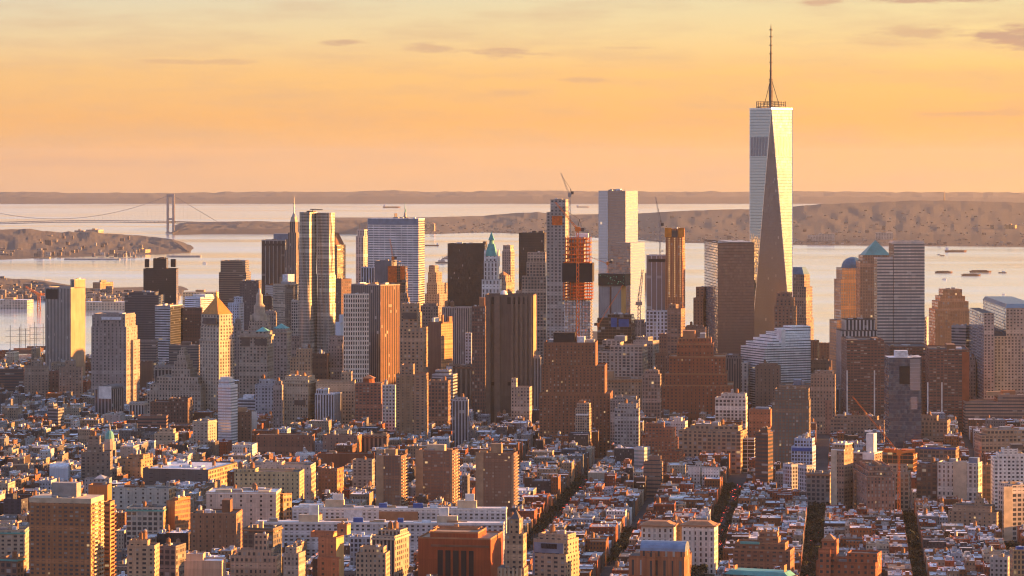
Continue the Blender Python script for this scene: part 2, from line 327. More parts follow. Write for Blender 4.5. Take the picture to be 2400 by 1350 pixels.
def B(label, cat, x0, xs, x1, y, d, st='punched', wall=tan, feats=(), r=.8, phi=None, left=False, roof='dark', name=None, wr=.85, wm=0, side=None,
      n=4, tank=0, group=None, ref=None, par=True, g0=0, capm=None, dm=None, **kw):
    """one building. x0..xs front, xs..x1 right side (left=True: x0..xs left side, xs..x1 front), y roof row, d distance; feats stack on top"""
    global seedn; seedn += 1; rng = random.Random(seedn*17)
    fr = Frame(x0, xs, x1, d, r, phi, left, dm); X0, X1, D = fr.X0, fr.X1, fr.D
    cx, cy = (X0+X1)/2, D/2; wx, wy_ = fr.world(cx, cy); gz = g0
    root = empty(name or cat.replace(' ', '_'), (wx, wy_, gz), -fr.phi)
    tag(root, label, cat, group)
    if d > 3700 and st in ('punched', 'office', 'grid', 'condo', 'small', 'double'):
        kw['Bay'] = kw.get('Bay', ST[st][0])*1.22; kw['Floor'] = kw.get('Floor', ST[st][1])*1.22
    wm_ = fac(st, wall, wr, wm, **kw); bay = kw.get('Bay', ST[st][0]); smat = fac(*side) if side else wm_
    body = MB(); z = fr.z(y, X0 if not fr.left else X1, 0)
    def put(mb, nm, m, parent=root):
        mb.v = [(p[0]-cx, p[1]-cy, p[2]-gz) for p in mb.v]; return mb.build(nm, m, parent)
    blocks = [(X0, X1, 0, D, gz, z)]; zc = z; cur = blocks[0]; parts = []
    h = z-gz
    top = cur
    for f_ in feats:
        k = f_[0]
        if k == 'tier':
            a, b_, yt = f_[1:4]; q0, q1 = (f_[4], f_[5]) if len(f_) > 4 else (.15, .85)
            u0, u1 = fr.span(a, b_, q0*D, q1*D); zt = fr.z(yt, (u0+u1)/2, q0*D); top = (u0, u1, q0*D, q1*D, cur[5] if len(f_) < 7 else gz, zt); blocks.append(top); cur = top
        elif k == 'low':                              # a lower wing in front of or beside the main block
            a, b_, yt, q0, q1 = f_[1:6]; u0, u1 = fr.span(a, b_, q0*D, q1*D); blocks.append((u0, u1, q0*D, q1*D, gz, fr.z(yt, (u0+u1)/2, q0*D)))
        elif k == 'pyr' or k == 'frus':
            a, b_, yt, mm = f_[1:5]; tf = f_[5] if k == 'frus' else .02; q0, q1 = cur[2], cur[3]
            u0, u1 = (cur[0], cur[1]) if a is None else fr.span(a, b_, q0, q1)
            ov = .6; zb = cur[5]; zt = fr.z(yt, (u0+u1)/2, (q0+q1)/2); mx, my = (u0+u1)/2, (q0+q1)/2
            P = [(u0-ov,q0-ov),(u1+ov,q0-ov),(u1+ov,q1+ov),(u0-ov,q1+ov)]
            mb = MB(); mb.prism(P, zb+.01, zt, 0, None, (1,1,1), 0, [(mx+(p[0]-mx)*tf, my+(p[1]-my)*tf) for p in P]); parts.append((mb, 'roof', mm)); cur = (mx+(u0-mx)*tf, mx+(u1-mx)*tf, my+(q0-my)*tf, my+(q1-my)*tf, zb, zt)
        elif k == 'dome':
            a, b_, yt, mm = f_[1:5]; q0, q1 = cur[2], cur[3]; u0, u1 = fr.span(a, b_, (q0+q1)/2, (q0+q1)/2); zt = fr.z(yt, (u0+u1)/2, (q0+q1)/2)
            mb = MB(); mb.dome((u0+u1)/2, (q0+q1)/2, cur[5], (u1-u0)/2, (u1-u0)/2, zt-cur[5]); parts.append((mb, 'dome', mm)); cur = (*cur[:5], zt)
        elif k == 'drum':
            a, b_, yt, mm = f_[1:5]; q_ = (cur[2]+cur[3])/2; u0, u1 = fr.lx(a, q_), fr.lx(b_, q_); zt = fr.z(yt, (u0+u1)/2, q_)
            mb = MB(); mb.cone((u0+u1)/2, q_, cur[5], zt, (u1-u0)/2, (u1-u0)/2*(f_[5] if len(f_) > 5 else 1), 12); parts.append((mb, 'lantern', mm)); rr = (u1-u0)/2; cur = ((u0+u1)/2-rr, (u0+u1)/2+rr, q_-rr, q_+rr, cur[5], zt)
        elif k == 'spire':
            px, yt, wpx, mm = f_[1:5]; q_ = (cur[2]+cur[3])/2; x_ = fr.lx(px, q_); mb = MB(); w_ = wpx/F*d/2
            mb.cone(x_, q_, cur[5]-.5, fr.z(yt, x_, q_), w_, w_*.25, 6); parts.append((mb, 'spire', mm))
        elif k == 'mast':                             # free mast anywhere on the roof
            px, yt, wpx, mm, qf = f_[1:6]; x_ = fr.lx(px, D*qf); mb = MB(); w_ = wpx/F*d/2
            mb.cone(x_, D*qf, zc, fr.z(yt, x_, D*qf), w_, w_*.4, 6); parts.append((mb, 'mast', mm))
        elif k == 'box':
            a, b_, yt, mm = f_[1:5]; q0, q1 = (f_[5], f_[6]) if len(f_) > 5 else (.3, .7)
            u0, u1 = fr.span(a, b_, q0*D, q1*D); mb = MB(); mb.box(u0, u1, q0*D, q1*D, top[5]+.02, fr.z(yt, (u0+u1)/2, q0*D)); parts.append((mb, 'penthouse', mm))
        elif k == 'cornice':
            yy, ov, hh, mm = f_[1:5]; zt = fr.z(yy, 0, 0); mb = MB()
            mb.box(X0-ov, X1+ov, -ov, D+ov, zt-hh, zt, bottom=True); parts.append((mb, 'cornice', mm))
        elif k == 'arch':                              # barrel roof across the depth
            a, b_, yt, mm = f_[1:5]; q0, q1 = cur[2], cur[3]; u0, u1 = (cur[0], cur[1]) if a is None else fr.span(a, b_, q0, q1); zt = fr.z(yt, (u0+u1)/2, q0)
            mb = MB(); S = 10; along = len(f_) > 5
            P = [((1-cos(pi*j/S))/2, sin(pi*j/S)*(zt-cur[5])) for j in range(S+1)]
            for j in range(S):
                (s0, h0), (s1, h1) = P[j], P[j+1]
                if along:
                    y0_, y1_ = q0+(q1-q0)*s0, q0+(q1-q0)*s1; mb.quad([(u0,y0_,cur[5]+h0),(u1,y0_,cur[5]+h0),(u1,y1_,cur[5]+h1),(u0,y1_,cur[5]+h1)], 0)
                    mb.quad([(u1,y0_,cur[5]),(u1,y1_,cur[5]),(u1,y1_,cur[5]+h1),(u1,y0_,cur[5]+h0)], 0); mb.quad([(u0,y0_,cur[5]),(u0,y0_,cur[5]+h0),(u0,y1_,cur[5]+h1),(u0,y1_,cur[5])], 0)
                else:
                    a0, a1 = u0+(u1-u0)*s0, u0+(u1-u0)*s1; mb.quad([(a0,q0,cur[5]+h0),(a1,q0,cur[5]+h1),(a1,q1,cur[5]+h1),(a0,q1,cur[5]+h0)], 0)
                    mb.quad([(a0,q0,cur[5]),(a1,q0,cur[5]),(a1,q0,cur[5]+h1),(a0,q0,cur[5]+h0)], 0)
            parts.append((mb, 'roof', mm))
        elif k == 'ribs':                              # vertical ribs on the front between columns a..b
            a, b_, nn, mm, dp = f_[1:6]; mb = MB(); ww = f_[6] if len(f_) > 6 else .3
            for j in range(nn):
                u = fr.lx(a, 0)+(fr.lx(b_, 0)-fr.lx(a, 0))*(j+.5)/nn; hw = (fr.lx(b_, 0)-fr.lx(a, 0))/nn*ww/2
                mb.box(u-hw, u+hw, -dp, -.005, gz, z-.2)
            parts.append((mb, 'piers', mm))
        elif k == 'panel':                             # a patch of the front wall in another material
            a, b_, yt, yb, mm = f_[1:6]; mb = MB(); u0, u1 = fr.lx(a, 0), fr.lx(b_, 0); zt, zb = fr.z(yt, 0, 0), fr.z(yb, 0, 0); mb.box(u0, u1, -.5, -.02, zb, zt, bottom=True)
            parts.append((mb, f_[6] if len(f_) > 6 else 'panel', mm))
        elif k == 'balc':                              # stacked balconies on the right side
            nn, dp, mm = f_[1:4]; mb = MB(); fl = kw.get('Floor', ST[st][1])
            zk = z-fl
            while zk > max(gz, z-95):
                for j in range(nn):
                    v0 = D*(j+.25)/nn; v1 = D*(j+.75)/nn; mb.box(X1+.02, X1+dp, v0, v1, zk, zk+1.1, bottom=True)
                zk -= fl
            parts.append((mb, 'balconies', mm))
        elif k == 'tank': water = f_[1:]; parts.append(('tank', water))
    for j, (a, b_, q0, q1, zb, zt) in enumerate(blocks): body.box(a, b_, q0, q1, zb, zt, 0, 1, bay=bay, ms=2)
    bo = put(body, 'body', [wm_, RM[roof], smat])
    # roof edge
    if par:
        for a, b_, q0, q1, zb, zt in blocks: mb = MB(); parapet(mb, a, b_, q0, q1, zt, 1.2 if d < 3600 else 1.6, .5); put(mb, 'parapet', RM[capm] if capm else fac('blank', wall, wr, wm))
    a, b_, q0, q1, _, zt = top
    if n and b_-a > 5 and not any(f_[0] in ('pyr','frus','dome','arch') for f_ in feats): clutter(rng, a, b_, q0, q1, zt, n, put)
    for pt in parts:
        if pt[0] == 'tank':
            px, sc_, q_ = pt[1]; x_ = fr.lx(px, q_*D); water_tank(root, x_-cx, q_*D-cy, zt-gz, sc_)
        else:
            mb, nm, mm = pt; put(mb, nm, RM[mm] if isinstance(mm, str) else mm)
    for k in range(tank):
        x_, y_ = rng.uniform(a+3, max(a+3.1, b_-3)), rng.uniform(q0+(q1-q0)*.2, q0+(q1-q0)*.6); water_tank(root, x_-cx, y_-cy, zt-gz, rng.uniform(.9, 1.25), rng.choice(('wood','wood','metal')))
    HEROES.append((x0, x1, min([y]+[f_[3] for f_ in feats if f_[0] == 'tier']), d, fr, ref, y))
    return root, fr, (cx, cy, gz), put
# ---------------------------------------------------------------- downtown, from the far left
OT, AT, OB = 'office tower', 'apartment tower', 'office block'
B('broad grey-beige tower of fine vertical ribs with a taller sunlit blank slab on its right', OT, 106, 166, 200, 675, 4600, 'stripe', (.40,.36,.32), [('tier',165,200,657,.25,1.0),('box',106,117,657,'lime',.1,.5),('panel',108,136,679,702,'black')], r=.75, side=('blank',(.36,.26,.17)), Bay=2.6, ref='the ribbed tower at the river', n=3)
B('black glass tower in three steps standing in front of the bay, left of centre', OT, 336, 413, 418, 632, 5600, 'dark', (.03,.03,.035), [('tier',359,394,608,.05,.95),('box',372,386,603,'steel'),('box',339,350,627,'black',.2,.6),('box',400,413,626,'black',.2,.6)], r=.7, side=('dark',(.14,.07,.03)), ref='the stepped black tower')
B('dark slate office slab of thin horizontal bands with a mechanical floor on top', OT, 292, 372, 385, 694, 5250, 'band', (.085,.085,.10), [('tier',302,372,687,.1,.9)], Glass=(.02,.02,.025), ref='the slate banded slab')
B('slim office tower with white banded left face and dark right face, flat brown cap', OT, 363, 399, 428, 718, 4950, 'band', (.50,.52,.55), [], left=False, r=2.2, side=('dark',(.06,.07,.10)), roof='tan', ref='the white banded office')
B('dark brown office tower beside the slim white banded one', OT, 428, 473, 475, 724, 5000, 'office', (.10,.055,.045), [], FH=.45)
B('low white octagonal-looking office with dark window bands behind the gilded pyramid', OT, 433, 470, 502, 697, 5950, 'band', (.62,.66,.72), [('box',452,500,690,'white_paint',.3,.9)], r=.9)
B('stepped brown glass tower with sunlit terraces down its right edge', OT, 513, 577, 588, 640, 5700, 'band', (.20,.16,.13), [('tier',517,584,613,.1,.9)], Glass=(.03,.02,.015), wr=.4, ref='the stepped brown glass tower')
B('dark grid office in front of the stepped brown glass tower', OT, 562, 606, 613, 660, 5300, 'office', (.10,.09,.095), [], FH=.4)
B('tall dark tower with thin white piers and a white frame round its top', OT, 613, 668, 676, 564, 5500, 'stripe', (.40,.38,.37), [('box',641,692,548,'slateblue',.3,.8),('panel',614,667,571,576,'black')], Bay=6.4, FW=.8, ref='the white pier tower')
B('dark bronze office slab with glowing orange glass behind the grid tower', OT, 622, 662, 700, 668, 5150, 'dark', (.06,.035,.025), [('box',655,675,650,'tan_wall'),('box',662,690,643,'white')], Refl=.5)
B('buff grid apartment tower with dark right side left of the rippled steel tower', AT, 640, 668, 697, 668, 4900, 'condo', (.36,.31,.24), [('box',658,692,660,'metal')], side=('condo',(.12,.12,.13)), r=1.1, ref='the buff grid tower')
B('white slab with small ledges seen edge-on beside the rippled steel tower', AT, 683, 698, 700, 706, 4750, 'grid', pale, [('box',684,700,704,'tan_wall')], ref='the edge-on white slab')
# slender spired tower
B('slender stone skyscraper with stepped crown, dark lantern and long needle spire', 'skyscraper', 668, 694, 704, 585, 5480, 'stripe', (.27,.20,.16), [('tier',671,702,560,.1,.9),('tier',675,701,545,.15,.85),('tier',679,698,520,.2,.8),('frus',681,697,508,'lime',.7),('drum',684,695,500,'metal',.5),('spire',689,460,3.2,'metal')], Bay=3.0, r=.9, par=False, ref='the needle spired skyscraper')
B('dark office tower with truncated pyramid roof and glowing corner columns', OT, 768, 790, 810, 573, 5400, 'band', (.22,.12,.08), [('frus',768,806,545,'brown',.3)], r=.9, side=('band',(.40,.22,.12)), Glass=(.04,.025,.02), par=False, ref='the truncated pyramid tower')
B('brown glass office base spreading right of the truncated pyramid tower', OT, 772, 800, 824, 655, 5050, 'office', (.15,.09,.075), [], FH=.45)
B('narrow white ledged tower left of the checkered white block', OT, 786, 797, 806, 757, 4500, 'blank', (.55,.58,.64), [('tier',795,806,740,.2,.8)], r=.9)
B('tiered white gothic skyscraper with open antenna frame on its roof', 'skyscraper', 834, 852, 862, 555, 5500, 'punched', (.50,.42,.37), [('tier',838,861,540,.15,.85),('mast',843,524,1.5,'steel',.3),('mast',858,524,1.2,'steel',.6)], Bay=4.2, FH=.7, ref='the white gothic skyscraper')
B('huge pale aluminium office slab with white piers and grey-blue window bands', OT, 862, 981, 995, 512, 5240, 'chasegrid', (.70,.69,.69), [('cornice',512,.4,2,'white_paint'),('panel',863,980,513,527,'slateblue'),('box',925,930,500,'steel')], r=.45, side=('band',(.50,.40,.32)), Bay=9.2, ref='the great aluminium slab', par=False)
B('needle topped stone pinnacle showing above the aluminium slab roof', 'skyscraper', 944, 952, 955, 508, 5420, 'stripe', (.30,.24,.20), [('drum',946,953,498,'metal',.6),('drum',948,952,490,'copper',.4),('spire',949,474,2,'copper')], par=False, n=0)
B('blue-white pinstripe block with wires on its roof before the aluminium slab', OB, 846, 877, 880, 628, 4900, 'stripe', (.42,.46,.54), [('box',849,880,631,'slateblue')], Bay=4)
B('windowless grey service tower rising before the aluminium slab', OT, 878, 918, 930, 613, 4800, 'blank', (.17,.17,.19), [('box',915,940,612,'tan_wall')], r=1, n=2)
B('stone ziggurat office tower with dark hipped cap right of the aluminium slab', 'skyscraper', 996, 1030, 1052, 690, 5300, 'punched', (.30,.24,.20), [('tier',1000,1042,665,.1,.9),('tier',1003,1036,640,.2,.8),('tier',1005,1028,625,.3,.7),('box',1006,1027,622,'steel')], ref='the stone ziggurat')
B('grey-brown mid-rise between the ziggurat and the black slab', OB, 1022, 1045, 1056, 665, 5450, 'office', (.24,.19,.16), [])
B('massive black steel office slab with square flat top left of the white gothic tower', OT, 1049, 1136, 1142, 573, 4900, 'dark', (.020,.017,.018), [('box',1132,1141,566,'steel')], r=.5, Floor=3.9, ref='the massive black slab')
B('slim buff tower with notched top right of the green-spired tower', OT, 1177, 1197, 1206, 590, 5200, 'punched', (.37,.28,.22), [('tier',1179,1204,577,.05,.95)], ref='the slim buff tower')
B('gabled buff building with sunlit stepped shoulder behind the ribbed concrete monolith', OB, 1164, 1186, 1200, 660, 4700, 'punched', (.35,.24,.17), [('tier',1166,1196,645,.1,.9),('pyr',1168,1192,636,'clay')], par=False)
B('tall charcoal office block with two tanks on its roof', OT, 1216, 1276, 1281, 548, 4950, 'dark', (.035,.028,.03), [('box',1247,1258,541,'steel'),('box',1262,1275,541,'steel')], r=.6, Floor=4.0)
B('buff grid hotel tower in three steps left of the twin-step concrete tower', 'hotel', 1223, 1280, 1282, 650, 4450, 'grid', (.36,.29,.23), [('tier',1234,1280,617,.1,.9),('tier',1236,1280,594,.15,.85),('mast',1255,584,1.2,'steel',.4)], Bay=3.4, ref='the three-step buff hotel')
B('very tall unfinished grey stone apartment tower with stepped square crown', AT, 1281, 1325, 1334, 500, 4350, 'grid', (.34,.31,.28), [('tier',1290,1332,470,.15,.85),('box',1301,1320,466,'concrete'),('panel',1294,1318,506,528,'orange')], Bay=4.6, FW=.5, FH=.55, r=.8, ref='the tall unfinished stone tower')
B('glass skyscraper with bright gold right face, blue left edge and lower right wing', 'skyscraper', 1403, 1466, 1495, 447, 4750, 'mirror', (.20,.18,.17), [('panel',1403,1425,447,800,'blueglass'),('low',1440,1511,569,-.25,.9),], r=1.1, Tint=(.80,.60,.48), Refl=.40, Tilt=.09, Floor=4.0, Glass=(.075,.055,.045), FH=.8, wr=.6, side=('mirror',(.60,.46,.28),.35,.6), par=False, ref='the gold faced glass tower', roof='metal')  # warm Tint and gold side put sunset reflections into the glass colour
B('pale blue grid tower with white piers, second orange crane tower to its right', AT, 1515, 1563, 1568, 600, 4300, 'stripe', (.46,.48,.53), [('tier',1516,1566,602,.05,.9),('panel',1520,1560,607,614,'black'),('panel',1514,1564,727,733,'black'),('mast',1541,596,6,'metal',.5)], Bay=7.4, FW=.78, Glass=(.15,.12,.11), Refl=.12, ref='the pale blue pier tower')
B('pale blue grid lower half of the white pier tower', AT, 1514, 1565, 1571, 731, 4240, 'grid', (.46,.48,.53), [], Bay=4, Floor=4)
B('brown setback apartment mid-rise with sunlit top behind the pale blue pier tower', AT, 1564, 1596, 1606, 725, 4100, 'condo', (.22,.14,.10), [('tier',1567,1590,716,.2,.8)])
B('small brown brick tower with sunlit right edge left of the blue mirrored slab', OT, 1625, 1648, 1655, 700, 4500, 'small', (.28,.14,.08), [('tier',1631,1656,675,.1,.9)], ref='the small brown corner tower')
B('wide mirrored glass office slab with orange and blue reflections and darker left side', OT, 1651, 1682, 1768, 571, 4380, 'mirror', (.13,.095,.075), [('box',1683,1764,567,'metal',.05,.9)], left=True, r=.8, phi=R(-4), Tilt=.05, Tint=(.75,.52,.40), Refl=.27, FH=.75, Floor=4.1, Bay=2.6, Glass=(.08,.06,.055), side=('curtain',(.05,.05,.065)), ref='the mirrored slab', roof='metal')  # orange-brown Tint paints the sunlit city's reflection into the glass
B('brown deco telephone building with buttressed top before the crystal skyscraper', OB, 1815, 1858, 1867, 720, 4300, 'punched', (.22,.13,.09), [('tier',1818,1862,700,.1,.9),('tier',1821,1857,688,.2,.8)], Bay=4.4, ref='the brown deco block')
B('granite tower with flat-topped blue pyramid right of the crystal skyscraper', OT, 1846, 1890, 1907, 745, 4900, 'grid', (.25,.18,.14), [('tier',1848,1904,672,.06,.94),('tier',1851,1898,643,.12,.88),('frus',1851,1896,626,'blue',.62)], r=1, par=False, ref='the blue capped granite tower')
B('low brown blocks on the Hudson shore right of the granite tower', OB, 1886, 1915, 1920, 800, 4700, 'punched', (.20,.11,.07), [])
B('brown riverside block with a sunlit gable', OB, 1916, 1944, 1948, 806, 4900, 'small', (.24,.12,.07), [('box',1918,1926,803,'clay')])
B('granite tower with a blue copper dome and sunlit stepped left edge', OT, 1944, 1962, 2024, 750, 4700, 'grid', (.36,.21,.12), [('tier',1955,2022,655,.05,.95),('tier',1960,2020,628,.1,.9),('dome',1972,2026,602,'blue')], left=True, r=1, Glass=(.10,.07,.05), Refl=.5, par=False, ref='the domed granite tower')
B('tallest granite tower, crowned by a teal copper pyramid', OT, 2006, 2016, 2087, 612, 4620, 'grid', (.27,.17,.12), [('tier',2012,2086,598,.03,.97),('pyr',2017,2086,563,'teal')], left=True, r=1, par=False, ref='the teal pyramid tower', Glass=(.05,.04,.04), Tint=(1,.7,.5), Refl=.2)  # warm Tint paints sunset colour into the window reflections
B('tall slab of white bands with a lower wing on its left, crisp flat roof', OT, 2083, 2095, 2167, 571, 4290, 'band', (.60,.50,.42), [('low',2048,2094,607,.02,.7),('tier',2085,2166,568,.02,.9)], left=True, r=.9, Glass=(.05,.04,.035), Refl=.2, side=('grid',(.22,.13,.08)), Floor=4.2, ref='the white banded slab', roof='metal')
B('slim pale tower showing at the right edge of the white banded slab', OT, 2166, 2172, 2176, 745, 4500, 'punched', pale, [])
B('granite office tower topped by a stepped brown mastaba, glinting orange', OT, 2177, 2192, 2273, 725, 4650, 'grid', (.36,.20,.11), [('tier',2184,2270,706,.05,.95),('tier',2192,2262,694,.12,.88),('tier',2200,2255,678,.2,.8)], left=True, r=1, Glass=(.14,.07,.04), Tint=(1,.62,.35), Refl=.35, Tilt=.12, par=False, roof='tan', ref='the mastaba tower', capm=None)  # the orange glints are painted in by Tint
B('glass and stone block with pale bands low beside the mastaba tower', OB, 2230, 2264, 2280, 765, 4200, 'band', (.33,.30,.28), [])
B('broad cream stone office tower with blue sloped roof and glassy left wing', OT, 2272, 2330, 2440, 788, 4050, 'double', (.38,.32,.27), [('tier',2304,2430,722,.0,.9),('frus',2304,2430,703,'blue',.9),('low',2272,2330,735,-.08,.5)], left=True, r=.8, phi=R(2), side=('curtain',(.28,.30,.33)), Bay=3.4, par=False, ref='the cream blue-roofed tower')
B('wide tan brick office podium with long dark window strips at the right edge', OB, 2252, 2262, 2440, 945, 3900, 'band', (.28,.19,.15), [('tier',2330,2440,928,.1,.9),('box',2310,2345,918,'tan_wall',.2,.4),('box',2345,2380,915,'clay',.4,.6)], left=True, r=.5, FH=.4, ref='the tan podium')
# white-capped dark frame building and brown towers before it
B('dark hatted apartment tower with white vertical stripes behind the brown towers', AT, 1960, 1972, 2056, 776, 4160, 'stripe', (.50,.46,.44), [('tier',1972,2050,750,.1,.9)], left=True, r=.8, Bay=5, FW=.5, roof='dark', capm='steel', ref='the white striped tower')
B('left brown brick apartment slab with a pale stair strip, right of the striped tower', AT, 1972, 1985, 2072, 800, 3950, 'condo', (.17,.085,.06), [('box',2040,2060,793,'brown'),('panel',1984,1987,868,1000,'white_paint'),('panel',2048,2051,868,1000,'white_paint')], left=True, r=1.8, FW=.8, FH=.4, ref='the left brown slab')
B('middle brown brick apartment slab partly hidden by the dark glass tower', AT, 2070, 2085, 2178, 815, 4050, 'condo', (.17,.085,.06), [], left=True, r=1.8, FW=.8, FH=.4, ref='the middle brown slab')
B('right brown brick apartment slab with stacked ledges and sunlit right strip', AT, 2168, 2178, 2272, 822, 3930, 'condo', (.17,.08,.055), [('box',2215,2240,808,'brown'),('panel',2173,2176,896,1000,'white_paint'),('panel',2206,2209,896,1000,'white_paint'),('panel',2255,2271,824,1000,'red')], left=True, r=1.8, FW=.8, FH=.4, ref='the right brown slab')  # the red panel paints the sunlit strip onto the front
B('dark reflective glass hotel tower with a pale box top standing alone on the right', 'hotel', 2073, 2083, 2158, 838, 3550, 'mirror', (.10,.11,.13), [('box',2095,2128,822,'white',.1,.5),('panel',2108,2132,858,900,'black'),('low',2132,2160,836,.1,.8),('panel',2133,2156,842,915,'blueglass'),('panel',2134,2150,930,960,'blueglass')], left=True, r=.8, phi=R(-1), Bay=2.6, Floor=4.4, FH=.78, Refl=.25, Tilt=.16, Tint=(.30,.34,.42), Glass=(.025,.03,.05), ref='the lone dark glass hotel', roof='white', par=False)
# terraced white building
B('white terraced apartment building stepping up to the right, bright balcony bands', AT, 1736, 1792, 1900, 815, 4190, 'band', (.76,.75,.72), [('low',1748,1900,805,.1,1),('low',1765,1900,796,.2,1),('low',1780,1900,789,.3,1),('low',1795,1900,781,.4,1),('low',1815,1900,773,.5,1),('low',1835,1900,767,.6,1),('box',1820,1841,772,'white_paint',.1,.3)], left=True, r=.9, Floor=3.2, FH=.42, Glass=(.05,.05,.055), Refl=.1, roof='white', ref='the white terraced building')
B('red brick deco telephone building stepping back on all sides, rooftop masts', OB, 1552, 1718, 1720, 905, 4000, 'punched', (.25,.085,.04), [('tier',1558,1706,878,.05,.95),('tier',1568,1702,838,.12,.9),('tier',1586,1674,808,.2,.8),('tier',1590,1668,795,.25,.7),('box',1600,1630,776,'clay'),('box',1640,1655,782,'metal'),('mast',1660,765,2,'metal',.4)], r=.8, Bay=4, FH=.5, FW=.35, ref='the red deco ziggurat', roof='tan', capm='clay')
B('brown brick deco telephone skyscraper of broad stepped masses with black roof plant', OT, 1264, 1430, 1436, 925, 3620, 'punched', (.21,.095,.052), [('tier',1269,1423,860,.04,.96),('tier',1274,1401,806,.1,.9),('box',1297,1350,780,'black',.15,.5),('box',1352,1372,789,'white',.2,.5),('box',1285,1395,797,'metal',.3,.8)], r=.7, Bay=4.2, FW=.36, FH=.5, Lit=.02, ref='the broad brown deco skyscraper')
B('cream gridded office with stepped penthouses behind the brown deco skyscraper', AT, 1402, 1505, 1518, 826, 4150, 'grid', (.45,.38,.32), [('tier',1430,1516,812,.1,.9),('tier',1412,1462,800,.3,.9),('box',1440,1470,788,'metal')], Bay=4.5, Floor=3.2, Lit=.03, ref='the cream grid office')
B('buff loft building of close small windows right of the brown deco skyscraper', OB, 1424, 1503, 1506, 890, 4000, 'punched', (.31,.21,.14), [('box',1422,1440,870,'tan_wall'),('cornice',892,.6,2,'clay')], Bay=3.4, ref='the buff loft')
B('grey stone office with arched top left of the red deco ziggurat', OB, 1484, 1530, 1548, 800, 4200, 'punched', (.27,.24,.22), [('tier',1490,1530,792,.2,.8)], ref='the grey arched office')
B('low brown deco annex behind the red deco ziggurat', OB, 1536, 1570, 1580, 830, 4150, 'punched', (.21,.12,.08), [('tier',1545,1575,785,.1,.9)])
B('ribbed concrete windowless telephone monolith with black louvres along its top', OT, 1137, 1250, 1257, 693, 4000, 'blank', (.13,.098,.08), [('ribs',1137,1150,1,'monolith',3.0,1),('ribs',1158,1173,1,'monolith',3.0,.9),('ribs',1195,1249,5,'monolith',1.6,.55),('panel',1152,1170,697,713,'black'),('panel',1189,1236,697,713,'black'),('panel',1152,1172,896,904,'black'),('panel',1190,1205,896,904,'black'),('dome',1172,1190,680,'white_paint')], r=.6, side=('blank',(.42,.27,.15)), par=True, ref='the windowless monolith', n=8)  # side is the same concrete in a sunlit colour
B('dark reddish grid tower hugging the left side of the windowless monolith', OT, 1106, 1137, 1139, 721, 3960, 'grid', (.13,.075,.06), [('box',1123,1137,697,'clay',.2,.6)], Bay=3, n=8)
B('pinkish pinstripe office with round tanks on its roof', OB, 1036, 1100, 1109, 722, 4350, 'stripe', (.42,.34,.31), [('tank',1046,1.6,.3),('tank',1060,1.6,.3)], r=.7, Bay=2.6, side=('stripe',(.30,.22,.18)), ref='the pinkish pinstripe office', roof='tan')
B('pale small office with punched windows in front of the pinkish pinstripe office', OB, 1090, 1105, 1108, 783, 4150, 'punched', (.5,.5,.52), [])
# turreted orange tower
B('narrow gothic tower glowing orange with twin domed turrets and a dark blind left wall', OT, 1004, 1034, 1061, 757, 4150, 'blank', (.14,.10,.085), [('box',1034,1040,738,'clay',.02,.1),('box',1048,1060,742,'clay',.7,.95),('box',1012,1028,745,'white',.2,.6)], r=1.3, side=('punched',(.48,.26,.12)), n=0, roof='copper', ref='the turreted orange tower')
B('stepped buff courthouse block with columned attic left of the turreted orange tower', OB, 936, 992, 1003, 770, 4020, 'punched', (.34,.23,.15), [('tier',938,989,735,.05,.95),('tier',941,986,714,.1,.85),('panel',944,976,733,748,'steel')], r=.8, Bay=4.2, ref='the stepped buff courthouse')
# checkered federal building
B('tall dark pinstripe federal tower with sunlit plain right side', OT, 823, 892, 938, 668, 4090, 'stripe', (.30,.25,.23), [('box',840,858,662,'white',.2,.5),('mast',866,655,1.4,'metal',.3),('mast',884,655,1.4,'metal',.3)], r=.75, side=('stripe',(.24,.12,.07)), Bay=3.4, FW=.72, n=9, ref='the dark pinstripe federal tower')
B('checkered white and black federal block attached before the dark pinstripe tower', OT, 805, 865, 866, 692, 4040, 'weave', (.66,.60,.52), [], r=.35, Bay=3.0, Floor=6.0, FW=.5, FH=.66, ref='the checkered white block')
B('grey small-windowed office left of the checkered white block', OB, 769, 803, 806, 808, 4080, 'punched', (.27,.23,.21), [('tier',772,806,790,.2,.8)])
B('dark brown mid-rise with small water tanks left of the grey office', OB, 728, 768, 772, 832, 4060, 'small', (.11,.07,.055), [('box',748,762,825,'white')], tank=1)
B('buff office with taller left part and two round tanks in front of the rippled tower', OB, 680, 728, 732, 842, 4020, 'punched', (.34,.25,.17), [('tier',694,732,820,.2,.9)], tank=2, ref='the buff twin-tank office')
B('grey brown classical block behind the municipal tower right wing', OB, 678, 702, 706, 790, 4400, 'punched', (.22,.18,.16), [])
# towers left
B('broad grey stone courthouse tower with notched crown and thin lit right edge', 'courthouse', 214, 296, 322, 768, 4150, 'punched', (.27,.235,.22), [('tier',216,318,742,.03,.97),('panel',238,284,743,750,'white'),('tier',220,316,738,.08,.92),('low',300,328,800,.4,1.0)], r=.9, Bay=4.4, FW=.34, ref='the broad grey courthouse')
B('small courthouse annex with white arched gable and dark barrel roof', 'courthouse', 222, 262, 291, 912, 3950, 'stripe', (.26,.235,.24), [('tier',231,290,912,0,1.0),('arch',None,None,903,'slate'),('panel',232,261,906,935,'white_paint')], r=1.2, Bay=5, par=False, ref='the white gabled annex')
B('tan and brown housing tower of staggered windows at the far left', AT, 57, 113, 115, 862, 4300, 'condo', (.27,.21,.165), [('tier',72,98,848,.2,.8)], FW=.4, ref='the left tan housing tower')
B('dark brown housing block at the left edge', AT, -20, 55, 58, 867, 4420, 'band', (.15,.09,.075), [])
B('brown brick slice between two tan housing towers', AT, 112, 138, 140, 872, 4350, 'small', (.20,.11,.085), [])
